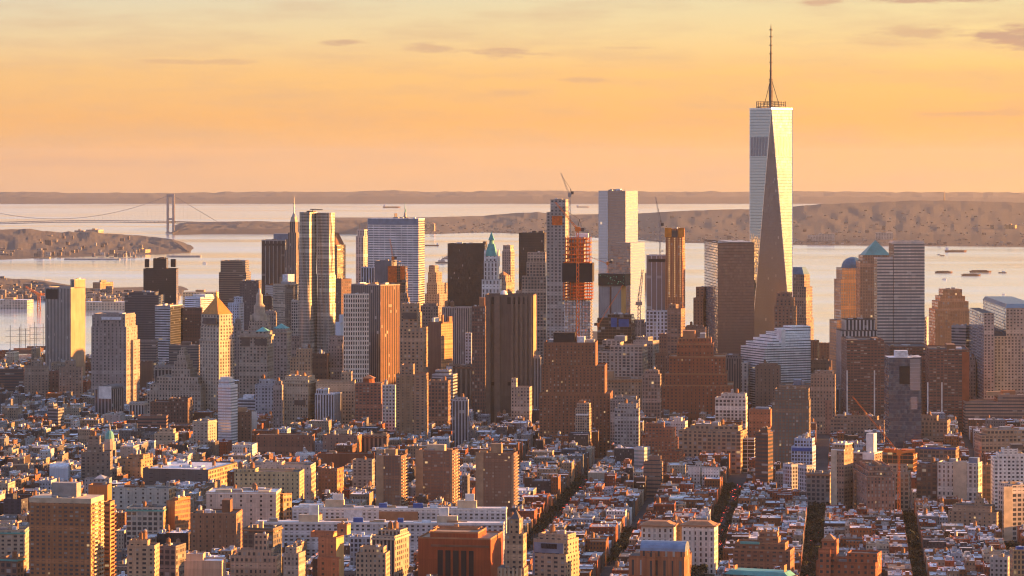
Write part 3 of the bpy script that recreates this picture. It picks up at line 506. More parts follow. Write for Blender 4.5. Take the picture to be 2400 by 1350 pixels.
B('right twin of the tan staggered housing tower under the ribbed river tower', AT, 138, 192, 194, 865, 4290, 'condo', (.28,.215,.17), [('tier',153,178,848,.2,.8)], FW=.4, ref='the right tan housing tower')
B('dark brown block right of the broad grey courthouse', OB, 326, 356, 360, 850, 4500, 'blank', (.16,.09,.06), [])
B('grey banded housing block behind the broad grey courthouse', AT, 326, 366, 370, 800, 4700, 'band', (.20,.18,.175), [], FH=.4)
B('dark banded housing block between the grey courthouse and the gilded pyramid', AT, 396, 466, 470, 812, 4600, 'band', (.19,.165,.15), [('box',425,450,802,'steel')], FH=.45)
B('low grey classical building with tall windows before the banded housing', OB, 362, 420, 425, 862, 4350, 'stripe', (.30,.28,.27), [('cornice',864,1,2,'lime')], Bay=5)
# deco stepped courthouse
B('deco limestone courthouse rising in many steps to a small lit pinnacle', 'courthouse', 345, 470, 498, 920, 3950, 'punched', (.35,.30,.25), [('tier',352,496,903,.03,.97),('tier',367,486,886,.1,.9),('tier',402,462,868,.2,.8),('tier',408,452,850,.25,.75),('tier',415,446,835,.3,.7),('tier',420,440,824,.35,.65),('tier',424,437,817,.4,.6)], r=.7, Bay=3.2, FW=.45, FH=.62, ref='the many-stepped deco courthouse')
B('dark brown stepped brick building below the deco courthouse', OB, 352, 440, 452, 945, 3820, 'punched', (.12,.075,.06), [('tier',395,450,937,.1,.9)])
B('brown building with white ribbed balconies low in front of the deco courthouse', OB, 322, 390, 396, 978, 3720, 'band', (.22,.13,.10), [])
B('small white classical office with tall dark windows at the park', OB, 303, 338, 346, 945, 3900, 'stripe', (.45,.42,.40), [('cornice',946,1,2,'lime')], Bay=4)
# municipal building wings
B('big grey stone municipal block with colonnaded top and copper cap', 'municipal building', 560, 626, 641, 785, 4120, 'punched', (.34,.285,.235), [('cornice',786,1.5,2.5,'lime'),('tier',563,638,777,.05,.95),('pyr',600,632,766,'copper'),('panel',566,586,792,812,'steel'),('panel',597,626,794,810,'steel')], r=.9, Bay=3.9, par=False, n=0, ref='the grey municipal block')
B('right wing of the grey municipal block under a shallow copper roof', 'municipal building', 641, 672, 683, 775, 4230, 'punched', (.30,.265,.24), [('cornice',777,1.2,2.5,'lime'),('tier',641,680,770,.05,.95),('pyr',641,678,758,'copper')], r=1, Bay=3.9, par=False, n=0)
B('wedding-cake stone tower with columned lantern and gilded statue on top', 'municipal tower', 582, 629, 634, 765, 4260, 'punched', (.30,.26,.22), [('tier',584,632,752,.05,.95),('drum',590,626,735,'lime',.9),('drum',595,621,715,'lime',1),('drum',598,618,712,'lime',1),('drum',600,616,690,'lime',.95),('drum',602,614,685,'lime',.6),('drum',604,612,675,'metal',.4),('spire',607,660,2.6,'gold'),('box',586,592,738,'lime',.1,.25),('box',626,632,738,'lime',.1,.25)], par=False, n=0, ref='the wedding-cake municipal tower')
B('small bright white tower with punched windows behind the municipal tower', OT, 534, 560, 572, 712, 4900, 'punched', (.46,.50,.58), [('tier',548,570,698,.3,.7)], ref='the small white tower')
# gilded pyramid courthouse
B('limestone courthouse tower under a steep gilded pyramid, right side ablaze', 'courthouse', 468, 513, 549, 795, 3950, 'punched', (.42,.36,.28), [('cornice',797,.8,1.6,'lime'),('tier',470,547,765,.03,.97),('tier',472,545,736,.07,.93),('pyr',474,542,694,'gold'),('spire',507,680,4,'gold'),('panel',476,508,746,760,'steel')], r=.85, Bay=4.0, FW=.5, FH=.6, par=False, n=0, ref='the gilded pyramid courthouse')
# slender white glass
B('slender white and blue glass apartment tower with a set-back top', AT, 511, 541, 557, 905, 3600, 'band', (.60,.63,.68), [('tier',513,550,893,.1,.9),('box',516,545,884,'white_paint',.2,.8)], r=1.0, Floor=3.3, FH=.5, Glass=(.09,.12,.20), Refl=.4, roof='white', ref='the slender white glass tower')
B('white low office roofscape right of the slender white glass tower', OB, 556, 622, 634, 938, 3900, 'band', (.40,.42,.45), [('box',570,600,926,'white')], roof='white')
B('cream ornate loft tower with arched attic and lit right corner', OB, 660, 722, 742, 893, 3900, 'punched', (.40,.31,.22), [('tier',668,738,884,.1,.9),('cornice',897,.8,1.5,'cream'),('panel',690,716,938,950,'steel')], tank=2, ref='the cream ornate loft')
B('white pinstripe mid-rise right of the cream ornate loft', OB, 738, 783, 800, 925, 3850, 'stripe', (.55,.56,.60), [('tier',741,772,915,.1,.9)], r=1.2, roof='white', ref='the white pinstripe mid-rise')
B('arcaded cream classical roof-line behind the white pinstripe mid-rise', OB, 740, 830, 834, 897, 3900, 'punched', (.36,.28,.20), [('tier',800,826,875,.2,.8)])
B('red-brown brick apartment tower with octagonal turret roof', AT, 832, 893, 899, 898, 3850, 'condo', (.26,.12,.08), [('drum',850,878,886,'red',.9),('pyr',None,None,878,'clay')], par=False, ref='the red turret-roofed apartments')
B('tan brick slab tower with ribbed blind left half and blazing right edge', AT, 928, 996, 1004, 880, 3650, 'double', (.30,.185,.12), [('tier',940,972,858,.1,.8),('ribs',935,968,7,'tan_wall',.8,.5)], r=1.0, Lit=.03, ref='the tan ribbed slab tower', tank=0)
B('cream corner office with lit right face left of the tan ribbed slab', OB, 896, 926, 932, 905, 3760, 'punched', (.50,.47,.43), [], tank=1)
B('dark brown loft with bright white band windows behind the slab tower', OB, 1003, 1050, 1056, 895, 3800, 'loft', (.20,.12,.085), [], tank=1)
B('grey and blue rooftop terraces behind the tan ribbed slab', AT, 1012, 1062, 1072, 880, 3900, 'band', (.33,.34,.36), [('tier',1020,1058,870,.2,.8)], roof='white')
B('slim white blank slab beside the dark classical office', OB, 1046, 1058, 1061, 862, 4000, 'blank', (.5,.52,.56), [])
B('dark classical office with tall windows below the pinkish pinstripe office', OB, 1046, 1104, 1108, 858, 4020, 'stripe', (.20,.16,.13), [('cornice',860,1,2,'brown')], Bay=6)
B('cream loft tower with tall stub on its left and thin blazing right edge', AT, 1198, 1241, 1247, 910, 3850, 'punched', (.40,.31,.24), [('tier',1198,1213,890,.1,.6)], r=1.0, ref='the cream stub-topped loft')
B('slender tan tower with white window column standing before the deco skyscraper', AT, 1348, 1381, 1386, 960, 3560, 'grid', (.36,.27,.20), [('tier',1352,1385,948,.1,.9),('box',1356,1372,940,'clay'),('panel',1350,1379,970,974,'white_paint')], r=.9, Bay=2.6, Floor=3, ref='the slender white-gridded tower')
# ---- middle ground centre and left
B('first of three matching concrete towers, tan end wall and gridded windows, leftmost', AT, 881, 940, 955, 1070, 2900, 'grid', (.19,.10,.065), [('panel',881,899,1068,1300,'tan_wall'),('box',904,932,1053,'tan_wall',.3,.6),('panel',937,940.5,1072,1300,'tan_wall'),('balc',4,1.6,'cream')], group='trio of gridded concrete apartment towers', r=.9, Bay=3.0, Floor=2.9, FW=.78, FH=.62, Blind=.14, Lit=.03, Tilt=.05, Refl=.1, Glass=(.09,.05,.035), ref='the leftmost concrete tower', par=True)
B('second of three matching concrete towers, the middle and tallest on screen', AT, 974, 1060, 1074, 1058, 2920, 'grid', (.19,.10,.065), [('panel',974,992,1056,1300,'tan_wall'),('box',1000,1046,1042,'cream',.3,.6),('panel',1056,1060.5,1060,1300,'tan_wall'),('balc',4,1.6,'cream')], group='trio of gridded concrete apartment towers', r=.7, Bay=3.0, Floor=2.9, FW=.78, FH=.62, Blind=.14, Lit=.03, Tilt=.05, Refl=.1, Glass=(.09,.05,.035), ref='the middle concrete tower')
B('third of three matching concrete towers with orange-lit windows, rightmost', AT, 1115, 1204, 1213, 1064, 2880, 'grid', (.19,.10,.065), [('panel',1115,1133,1062,1300,'tan_wall'),('box',1150,1178,1040,'tan_wall',.3,.6),('panel',1199,1204.5,1066,1300,'tan_wall'),('balc',4,1.6,'cream')], group='trio of gridded concrete apartment towers', r=.6, Bay=3.0, Floor=2.9, FW=.78, FH=.62, Blind=.14, Lit=.05, Tilt=.05, Refl=.1, Glass=(.16,.07,.03), ref='the rightmost concrete tower')
B('long white apartment slab with balcony bays, the farther of the two', AT, 685, 1186, 1193, 1192, 2690, 'double', (.52,.50,.50), [('box',700,760,1183,'white_paint',.2,.8),('box',780,806,1158,'white_paint',.3,.5),('box',762,808,1172,'cream',.2,.7),('box',1090,1112,1158,'white_paint',.3,.5),('box',1072,1118,1174,'cream',.2,.7),('box',888,908,1180,'bluetarp',.1,.4),('box',968,992,1180,'bluetarp',.1,.4),('panel',806,848,1198,1252,'white'),('panel',888,980,1200,1250,'clay'),('cornice',1193,.4,1.2,'white_paint')], phi=R(3), dm=15, Bay=4.6, Floor=2.95, roof='white', n=12, ref='the farther white slab')
B('long white apartment slab in front of its twin, lower floors in shade', AT, 600, 1180, 1188, 1226, 2600, 'double', (.47,.46,.47), [('box',700,748,1207,'cream',.2,.7),('box',724,747,1184,'white_paint',.3,.5),('box',1024,1073,1210,'cream',.2,.7),('box',1028,1052,1190,'white_paint',.3,.5),('box',828,852,1214,'bluetarp',.1,.4),('box',932,946,1215,'bluetarp',.1,.4),('cornice',1227,.4,1.2,'white_paint')], phi=R(3), dm=15, Bay=4.6, Floor=2.95, roof='white', n=14, ref='the nearer white slab')
B('dark red sandstone library with tall slit windows and stepped flat roof', 'library', 980, 1150, 1178, 1262, 2330, 'blank', (.27,.065,.022), [('tier',1008,1140,1250,.12,.8),('tier',1014,1130,1242,.6,.95),('panel',1026,1038,1292,1352,'black'),('panel',1044,1056,1292,1352,'black'),('panel',1062,1075,1292,1352,'black'),('panel',1081,1093,1292,1352,'black'),('panel',1099,1110,1292,1352,'black'),('panel',1010,1146,1279,1284,'brown')], r=.85, n=1, capm='clay', roof='tan', ref='the red sandstone library', par=True)
B('slim cream brick apartment tower with stepped crown and slate pyramid lantern', AT, 1166, 1228, 1238, 1330, 2160, 'punched', (.36,.24,.15), [('tier',1184,1234,1252,.1,.9),('tier',1193,1222,1216,.25,.75),('pyr',1199,1220,1194,'slate'),('ribs',1170,1226,6,'cream',.7,.3)], r=.9, Bay=3.6, par=False, ref='the slate lantern tower')
B('tan university block with sloping blue glass front at its top', 'university building', 1248, 1326, 1358, 1300, 2340, 'double', (.38,.27,.18), [('tier',1250,1356,1268,.15,.95),('panel',1252,1322,1274,1298,'slateblue'),('panel',1268,1306,1276,1288,'black'),('tier',1262,1350,1255,.3,.9),('panel',1250,1254,1300,1352,'slateblue')], tank=1, r=1, ref='the blue glass fronted block', roof='tan')
B('orange brick hall with blue-grey zinc barrel roof and small brick turret', 'university hall', 1474, 1604, 1618, 1302, 2320, 'loft', (.34,.13,.06), [('tier',1500,1616,1292,0,.75),('arch',None,None,1270,'slateblue','along'),('low',1516,1537,1296,-.12,0)], r=.6, FW=.3, FH=.8, Floor=14, Bay=6, par=False, ref='the barrel roofed brick hall', n=0)
B('left white stone palazzo with brown hipped tile roof', 'palazzo', 1503, 1578, 1585, 1232, 2580, 'double', (.62,.57,.50), [('cornice',1232,1.6,1,'clay'),('frus',1500,1586,1220,'clay',.55)], r=.7, Bay=4.4, FW=.4, FH=.62, Floor=4.4, par=False, group='pair of white stone palazzi', ref='the left white palazzo')
B('right white stone palazzo, twin of the other across a narrow slot', 'palazzo', 1598, 1674, 1683, 1232, 2560, 'double', (.62,.57,.50), [('cornice',1232,1.6,1,'clay'),('frus',1595,1684,1220,'clay',.55)], r=.7, Bay=4.4, FW=.4, FH=.62, Floor=4.4, par=False, group='pair of white stone palazzi', ref='the right white palazzo')
B('small stone pavilion with pyramidal cap between the twin palazzi', 'pavilion', 1583, 1600, 1602, 1228, 2600, 'small', (.20,.14,.11), [('pyr',None,None,1213,'clay')], par=False)
B('wide brown brick apartment house with penthouse terraces, bottom right of centre', AT, 1718, 1852, 1862, 1290, 2480, 'double', (.24,.115,.065), [('tier',1722,1848,1275,.1,.9),('tier',1775,1830,1262,.2,.8),('tier',1780,1826,1250,.3,.7),('panel',1735,1780,1272,1278,'copper')], r=.5, Bay=5, FW=.5, ref='the wide brown apartment house', capm='clay')
B('green copper roofed civic building at the bottom edge', 'civic building', 1690, 1855, 1870, 1345, 2180, 'double', (.28,.17,.11), [('frus',1700,1862,1336,'copper',.85),('box',1722,1728,1325,'clay'),('box',1838,1843,1325,'clay')], r=.3, par=False, n=0)
B('red brick gothic church hall with gabled tower', 'church', 1912, 2052, 2066, 1318, 2420, 'loft', (.33,.11,.05), [('tier',1926,1966,1268,.0,.35),('pyr',1926,1962,1250,'clay'),('low',1918,1950,1290,-.1,.1),('low',1985,2066,1300,.2,.9)], r=.6, Bay=5, FW=.4, FH=.5, par=True, ref='the red gothic church')
# ---- lower left group
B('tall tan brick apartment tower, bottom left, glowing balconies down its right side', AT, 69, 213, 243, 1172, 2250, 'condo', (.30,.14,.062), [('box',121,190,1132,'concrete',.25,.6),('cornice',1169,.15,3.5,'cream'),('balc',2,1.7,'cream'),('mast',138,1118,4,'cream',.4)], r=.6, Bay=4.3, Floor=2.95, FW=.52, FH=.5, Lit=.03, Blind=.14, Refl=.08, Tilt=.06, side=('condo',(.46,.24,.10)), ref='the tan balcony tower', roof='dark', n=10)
B('taller orange stair wing between the tan tower slabs', AT, 207, 252, 262, 1140, 2330, 'blank', (.40,.16,.05), [], r=1, n=1, capm='clay')
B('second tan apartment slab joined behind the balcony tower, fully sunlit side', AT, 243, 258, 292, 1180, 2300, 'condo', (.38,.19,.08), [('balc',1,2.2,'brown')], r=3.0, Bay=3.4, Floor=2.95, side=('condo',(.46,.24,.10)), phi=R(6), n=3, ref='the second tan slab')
B('red brown brick box with rows of single windows, centre left foreground', OB, 447, 554, 568, 1206, 2600, 'sparse', (.25,.135,.08), [('box',520,545,1172,'brown',.5,.9),('box',480,500,1196,'white',.3,.5)], tank=1, r=.9, Bay=5.6, side=('punched',(.33,.19,.11)), ref='the red brown box')
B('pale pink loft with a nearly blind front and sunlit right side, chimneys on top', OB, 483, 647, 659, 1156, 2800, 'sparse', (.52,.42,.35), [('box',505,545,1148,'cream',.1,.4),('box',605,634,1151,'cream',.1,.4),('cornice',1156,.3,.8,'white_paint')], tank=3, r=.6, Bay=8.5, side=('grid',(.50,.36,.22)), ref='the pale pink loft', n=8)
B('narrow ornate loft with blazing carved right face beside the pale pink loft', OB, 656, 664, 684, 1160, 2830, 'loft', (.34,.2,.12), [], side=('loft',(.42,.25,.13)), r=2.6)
B('yellow cream loft with evenly spaced dark windows, behind the pale pink loft', OB, 549, 702, 713, 1108, 2950, 'sparse', (.52,.39,.22), [('tier',549,606,1102,.0,.6),('box',665,690,1100,'brown',.3,.7)], tank=2, r=.5, Bay=4.4, FW=.4, side=('punched',(.50,.37,.21)), ref='the yellow cream loft')
B('pinkish white upper loft with water towers above the yellow cream loft', OB, 575, 728, 740, 1092, 3020, 'sparse', (.50,.41,.35), [('tier',612,668,1086,.2,.8)], tank=1, r=.5, Bay=6, side=('loft',(.50,.37,.25)), n=9, ref='the pinkish upper loft')
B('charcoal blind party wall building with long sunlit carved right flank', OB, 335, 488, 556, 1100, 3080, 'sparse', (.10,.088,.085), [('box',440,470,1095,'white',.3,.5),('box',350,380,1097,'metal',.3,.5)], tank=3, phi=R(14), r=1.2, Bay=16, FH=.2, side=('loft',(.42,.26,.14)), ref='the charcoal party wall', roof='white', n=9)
B('tan corner loft with paired windows and lit right side, left of the charcoal wall', OB, 275, 330, 358, 1078, 3200, 'double', (.36,.22,.125), [('tier',300,352,1068,.3,.9)], tank=3, r=1, ref='the tan corner loft')
B('grey brown loft with even windows and roof garden before the domed hall', OB, 190, 258, 264, 1062, 3150, 'double', (.20,.165,.14), [('tier',204,244,1045,.1,.6),('tier',206,236,1025,.3,.7)], tank=2, ref='the grey brown garden loft')
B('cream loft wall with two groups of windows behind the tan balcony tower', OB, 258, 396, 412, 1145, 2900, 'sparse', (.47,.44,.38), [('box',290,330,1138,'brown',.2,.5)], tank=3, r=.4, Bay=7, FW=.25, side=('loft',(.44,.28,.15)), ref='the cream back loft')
B('pale gridded loft with green cornice and sunlit right side', OB, 296, 383, 397, 1192, 2680, 'loft', (.46,.40,.33), [('cornice',1195,.6,1.4,'copper')], tank=2, r=.8, side=('loft',(.42,.25,.12)), ref='the green corniced loft')
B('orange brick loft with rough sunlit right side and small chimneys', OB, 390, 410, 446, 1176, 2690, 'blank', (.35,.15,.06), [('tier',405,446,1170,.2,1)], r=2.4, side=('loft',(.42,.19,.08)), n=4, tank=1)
B('cream stone apartment house with arched top windows, bottom, right of tan tower', AT, 298, 362, 374, 1282, 2260, 'double', (.40,.29,.19), [('tier',302,352,1270,.1,.6)], r=.9, tank=2, ref='the arched cream apartments')
B('black roofed grey loft with sunlit right strip near the bottom', OB, 372, 412, 436, 1282, 2380, 'loft', (.22,.17,.14), [], r=1.5, tank=1)
B('low pink windowless studio block with three roof boxes near the bottom edge', OB, 432, 520, 530, 1318, 2280, 'blank', (.46,.32,.23), [('tier',436,482,1302,.2,.8)], r=.8, n=3, roof='white', ref='the pink studio block')
B('curved cream deco building with a columned tower stump, lower centre left', OB, 540, 648, 658, 1306, 2330, 'loft', (.38,.27,.19), [('tier',556,642,1292,.15,.85),('tier',596,630,1256,.3,.7)], r=.5, Bay=3.6, FH=.55, FW=.5, ref='the deco tower stump building')
B('dark roofed brick school with green windows behind the deco stump', OB, 570, 640, 661, 1240, 2440, 'loft', (.13,.11,.085), [('box',608,618,1222,'cream',.3,.4),('cornice',1243,.7,1,'clay')], r=.9, n=3)
B('grey cream tenement with tall blank strip, right of the deco stump', OB, 664, 700, 716, 1300, 2290, 'punched', (.33,.27,.22), [('tier',668,708,1286,.1,.9)], r=1.5)
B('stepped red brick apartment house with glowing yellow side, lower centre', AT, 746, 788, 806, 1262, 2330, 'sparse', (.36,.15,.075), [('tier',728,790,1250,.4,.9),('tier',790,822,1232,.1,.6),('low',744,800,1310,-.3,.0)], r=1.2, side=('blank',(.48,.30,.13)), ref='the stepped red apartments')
B('ornate cream skyscraper loft with arched bays and columns at centre bottom', OB, 872, 925, 959, 1258, 2400, 'stripe', (.44,.35,.26), [('tier',886,955,1245,.4,.9),('cornice',1262,.8,1.4,'cream')], r=1.8, Bay=3.2, side=('loft',(.30,.24,.19)), tank=2, ref='the ornate cream loft')
B('white flat roofed building with dark window grid left of the ornate cream loft', OB, 820, 868, 873, 1262, 2440, 'grid', (.42,.42,.44), [], roof='white', r=1.5)
B('pink brick penthouse block with terraces and sunlit right corner, bottom centre', AT, 834, 904, 914, 1300, 2250, 'punched', (.40,.28,.19), [('tier',843,906,1286,.2,.9)], r=.8, ref='the pink penthouse block')
B('dark brown tenement with a fire escape at the bottom left corner', OB, 0, 40, 62, 1310, 2300, 'loft', (.20,.12,.08), [('cornice',1312,.8,1.2,'copper')], r=1, tank=1)
B('cream loft with green cornice at the left edge', OB, -30, 58, 68, 1246, 2480, 'double', (.38,.31,.23), [('cornice',1248,.6,1.2,'copper')], tank=1)
B('navy painted tenement at the left edge above the cream loft', OB, 8, 50, 66, 1172, 2850, 'double', (.055,.055,.075), [('tier',12,40,1160,.2,.8)], tank=1)
B('brown stub tower with cream top half near the left edge', OB, 30, 66, 70, 1090, 3200, 'sparse', (.20,.15,.125), [('tier',31,58,1075,.1,.6)], capm='cream')
B('white scalloped tent roof over a market near the left edge', 'market hall', 116, 160, 164, 1098, 3150, 'blank', (.55,.62,.72), [('arch',None,None,1088,'white','along')], par=False, n=0)
B('cream gabled hall with blue-grey front behind the cream back loft', 'hall', 198, 256, 262, 1122, 2980, 'small', (.33,.32,.33), [('pyr',222,250,1112,'metal')], par=False)
# mid left distance
B('round columned drum of a former police hall under a green dome and lantern', 'civic hall', 242, 270, 273, 1055, 3400, 'stripe', (.28,.25,.20), [('drum',243,271,1034,'lime',1),('drum',246,268,1028,'lime',1),('dome',246,268,1008,'copper'),('drum',254,260,998,'lime',.5),('spire',257,990,2,'cream')], par=False, n=0, ref='the green domed hall')
B('beige small-windowed box building left of the slender white glass tower', OB, 452, 487, 508, 988, 3500, 'double', (.34,.31,.26), [('cornice',990,.5,1,'lime')], r=1.1, ref='the beige box')
B('brown brick loft right of the slender white glass tower', OB, 556, 588, 590, 968, 3620, 'small', (.17,.10,.07), [('box',558,580,955,'tan_wall')], tank=0)
B('stark white blank slab wall right of the brown loft', OB, 588, 602, 603, 968, 3640, 'blank', (.62,.60,.60), [])
B('dark stepped grey office, a narrow ladder of terraces on the left', OB, 112, 136, 150, 960, 3800, 'band', (.24,.23,.24), [('tier',113,134,950,.2,.8)], r=1.3, ref='the grey terrace ladder')
B('cream and green corniced loft high in the middle left', OB, 362, 410, 418, 1018, 3550, 'double', (.42,.34,.25), [('tier',372,412,1008,.2,.9)], tank=0)
B('long red-brown warehouse with a plain window row left of centre', OB, 600, 732, 738, 1022, 3450, 'sparse', (.20,.10,.07), [], r=.4, Bay=6, tank=1, ref='the long red warehouse')
B('pink brown long loft left of the arched arcade building', OB, 756, 838, 848, 1022, 3440, 'sparse', (.24,.15,.12), [], r=.5, Bay=7, side=('blank',(.40,.18,.07)), tank=2)
B('arched arcade loft with blazing corner just above the leftmost concrete tower', OB, 846, 906, 912, 1022, 3460, 'stripe', (.26,.18,.13), [('cornice',1024,.7,1.4,'brown')], tank=1, Bay=4.5)
B('low long grey-cream arcade roof in the middle distance', OB, 765, 872, 876, 975, 3900, 'punched', (.27,.21,.17), [], r=.4)
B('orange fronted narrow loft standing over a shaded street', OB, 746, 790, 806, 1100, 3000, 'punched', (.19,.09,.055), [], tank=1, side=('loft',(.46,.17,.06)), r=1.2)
B('buff loft behind the nearer end of the long slabs', OB, 826, 872, 878, 1080, 3080, 'double', (.28,.24,.20), [('tier',845,878,1086,.3,.9)], tank=1)
B('long low red roofed garage above the buff loft', OB, 744, 872, 878, 1065, 3300, 'blank', (.26,.09,.045), [], r=.3)
# ---- middle ground right
B('big tan loft block of wide gridded windows right of centre', OB, 1590, 1736, 1752, 1010, 3400, 'loft', (.34,.235,.15), [('tier',1618,1740,1000,.2,.8),('box',1668,1690,990,'metal')], r=.5, Bay=5.4, FW=.72, FH=.6, tank=2, ref='the big tan loft')
B('white concrete grid building tucked right of the big tan loft', OB, 1736, 1768, 1770, 1030, 3410, 'frame', (.62,.59,.56), [], Bay=6)
B('dark brown rusted tower block right of the white concrete grid', OB, 1770, 1800, 1812, 1015, 3150, 'band', (.12,.06,.04), [('tier',1782,1806,1005,.2,.8)], r=1, ref='the dark rust block')
B('teal and bronze gridded glass apartment tower with brown hat', AT, 1809, 1896, 1900, 940, 3320, 'grid', (.15,.105,.075), [('tier',1816,1898,914,.1,.9)], r=.7, Glass=(.03,.08,.085), Refl=.12, Lit=.03, Tilt=.08, Bay=3.6, ref='the teal gridded tower')
B('pale blue and white hotel block with a deep blue shoulder', 'hotel', 1855, 1904, 1912, 1048, 3230, 'grid', (.36,.44,.58), [('tier',1862,1910,1030,.1,.9),('box',1880,1892,1018,'metal'),('panel',1856,1903,1050,1058,'bluetarp')], tank=1, r=.8, ref='the blue shouldered hotel')
B('white loft with even square windows above the big tan loft', OB, 1676, 1748, 1752, 935, 3800, 'loft', (.56,.52,.47), [('tier',1690,1750,926,.1,.8)], r=.7, tank=2, ref='the white square-windowed loft')
B('white gridded apartment slice right of the red deco ziggurat', AT, 1712, 1752, 1757, 852, 4200, 'grid', (.50,.44,.38), [], Bay=4.6, FW=.55, ref='the white gridded slice')
B('orange brick block with blue glass sloping roof', OB, 1755, 1806, 1812, 962, 3700, 'small', (.34,.13,.065), [('box',1770,1806,955,'slateblue',.1,.7)], ref='the blue skylight block')
B('red brick apartment pile stepping down to the right with lit edges', AT, 1504, 1580, 1590, 1030, 3320, 'condo', (.28,.105,.055), [('tier',1512,1584,1006,.1,.9),('tier',1512,1558,995,.3,.9),('low',1545,1602,1060,-.1,.9)], r=.8, ref='the stepped red pile')
B('brown banded terrace block stepping beneath the red pile', AT, 1508, 1548, 1554, 1085, 3150, 'band', (.24,.15,.11), [('tier',1520,1550,1072,.2,.9)], FH=.35)
B('glassy pale green office with white slabs left of the banded terrace block', OB, 1486, 1510, 1524, 1050, 3300, 'band', (.45,.47,.47), [], Glass=(.15,.24,.24), r=1, roof='white', ref='the pale green glass office')
B('white studio building above the shaded avenue, twin roof boxes', OB, 1572, 1606, 1612, 990, 3650, 'punched', (.50,.50,.52), [('tier',1580,1600,982,.2,.8)], roof='white')
B('white plain loft in two heights at the foot of the big tan loft', OB, 1612, 1640, 1645, 1095, 3150, 'punched', (.54,.50,.45), [('tier',1630,1645,1085,.2,.8),('low',1646,1688,1098,.2,.9)], tank=0)
B('white metal gridded building with black frames under the blue hotel', OB, 1835, 1855, 1880, 1088, 3100, 'grid', (.40,.40,.42), [('low',1870,1908,1092,.1,.8)], r=1)
B('classical grey building with arched windows right of the black frame', OB, 1890, 1945, 1952, 1110, 3040, 'loft', (.30,.25,.21), [('cornice',1112,.8,1.5,'clay')], r=1, ref='the arched classical building')
B('tall cream and brown slab with white cornice caps, right foreground', AT, 1948, 1978, 2000, 1055, 2980, 'punched', (.26,.17,.12), [('tier',1950,1998,1042,.1,.9),('panel',1948,1962,1056,1300,'cream')], r=1.3, capm='white_paint', ref='the white capped slab')
B('brown loft with bright white top floor next to the white capped slab', OB, 1998, 2050, 2068, 1062, 3010, 'double', (.20,.13,.10), [('panel',2022,2050,1064,1078,'white_paint'),('box',2030,2055,1016,'white_paint',.4,.8)], r=1, capm='white_paint', tank=1)
B('dark pinkish apartment block with white-framed windows and terraced top', AT, 1990, 2032, 2098, 1120, 2920, 'grid', (.26,.15,.11), [('tier',2004,2094,1108,.15,.9),('tier',2014,2088,1096,.3,.85),('box',2044,2062,1085,'wood',.4,.7)], r=4, left=True, Bay=3.4, Floor=3.1, FW=.45, Blind=.5, ref='the white-framed terraced block')
B('cream office of wide windows behind the terraced block, under orange netting', OB, 2076, 2130, 2134, 1108, 3010, 'loft', (.36,.28,.21), [('low',2080,2128,1092,.3,.9)], ref='the cream wide-window office')
B('unfinished concrete frame draped in glowing orange netting', 'construction site', 2068, 2140, 2150, 1060, 3200, 'frame', (.42,.13,.04), [('panel',2072,2148,1056,1062,'orange'),('box',2072,2100,1052,'orange'),('box',2108,2150,1054,'orange'),('tier',2070,2120,1056,.4,.9)], r=.8, n=12, ref='the orange netted frame', name='unfinished_building')
B('dark brown long loft right of the orange netted frame', OB, 2148, 2196, 2200, 1090, 3020, 'loft', (.15,.09,.065), [], tank=1)
B('white and buff loft with blind centre strip and tank boxes', OB, 2197, 2290, 2302, 1085, 3000, 'loft', (.50,.45,.39), [('panel',2234,2266,1083,1300,'cream'),('box',2270,2296,1073,'slateblue',.2,.6),('box',2225,2245,1076,'metal',.2,.6)], r=.5, FW=.5, tank=1, roof='white', ref='the white and buff loft')
B('brown loft strip beside the white and buff loft', OB, 2300, 2322, 2326, 1092, 3040, 'loft', (.20,.12,.085), [])
B('bright white square-windowed tower with cascading left terraces at the right edge', AT, 2322, 2330, 2420, 1078, 2980, 'grid', (.68,.65,.60), [('tier',2334,2400,1066,.1,.9),('tier',2346,2386,1055,.2,.9),('box',2366,2398,1042,'steel',.4,.9)], left=True, r=.7, Bay=4.0, FW=.55, FH=.5, Blind=.2, ref='the bright white tower')
B('cream slab with a blank front strip at the right edge, lower', AT, 2340, 2372, 2430, 1138, 2790, 'loft', (.50,.43,.36), [('panel',2352,2372,1140,1300,'cream')], left=True, r=1.2, roof='dark', ref='the lower cream slab')
B('tan brick hospital-like block with small white lantern tower', AT, 2222, 2336, 2348, 1200, 2780, 'double', (.31,.22,.15), [('tier',2232,2332,1188,.1,.9),('tier',2284,2306,1172,.3,.6),('tier',2288,2300,1158,.35,.5)], r=.5, Bay=4.2, FW=.4, ref='the tan lantern block')
B('tan office block with wide ribbon windows at the right edge, mid distance', OB, 2284, 2300, 2430, 1022, 3450, 'loft', (.34,.245,.165), [('tier',2300,2430,1010,.1,.9),('box',2340,2370,1000,'metal',.3,.6)], left=True, r=.5, tank=1, ref='the wide tan office')
B('long brown loft stretching left of the lone dark glass hotel', OB, 1946, 2072, 2078, 985, 3700, 'loft', (.27,.19,.14), [('tier',1955,2060,978,.2,.9)], r=.3, Bay=4, FH=.45, tank=2, ref='the long brown loft')
B('brown loft with banded windows right of the lone dark glass hotel', OB, 2150, 2220, 2226, 988, 3620, 'loft', (.26,.185,.14), [('tier',2155,2200,978,.2,.9)], tank=1)
B('long low shed with a bright blue strip along its roof', 'warehouse', 2155, 2240, 2248, 1050, 3350, 'loft', (.24,.15,.10), [('panel',2155,2242,1050,1054,'bluetarp')], r=.6)
B('pink brown stone office beside the teal gridded tower', OB, 1896, 1950, 1956, 940, 3900, 'small', (.27,.15,.11), [], tank=0)
B('white and black striped modern apartment block, middle right', AT, 1932, 1968, 1975, 912, 4050, 'stripe', (.42,.40,.40), [('tier',1935,1970,905,.1,.9)], Bay=5)
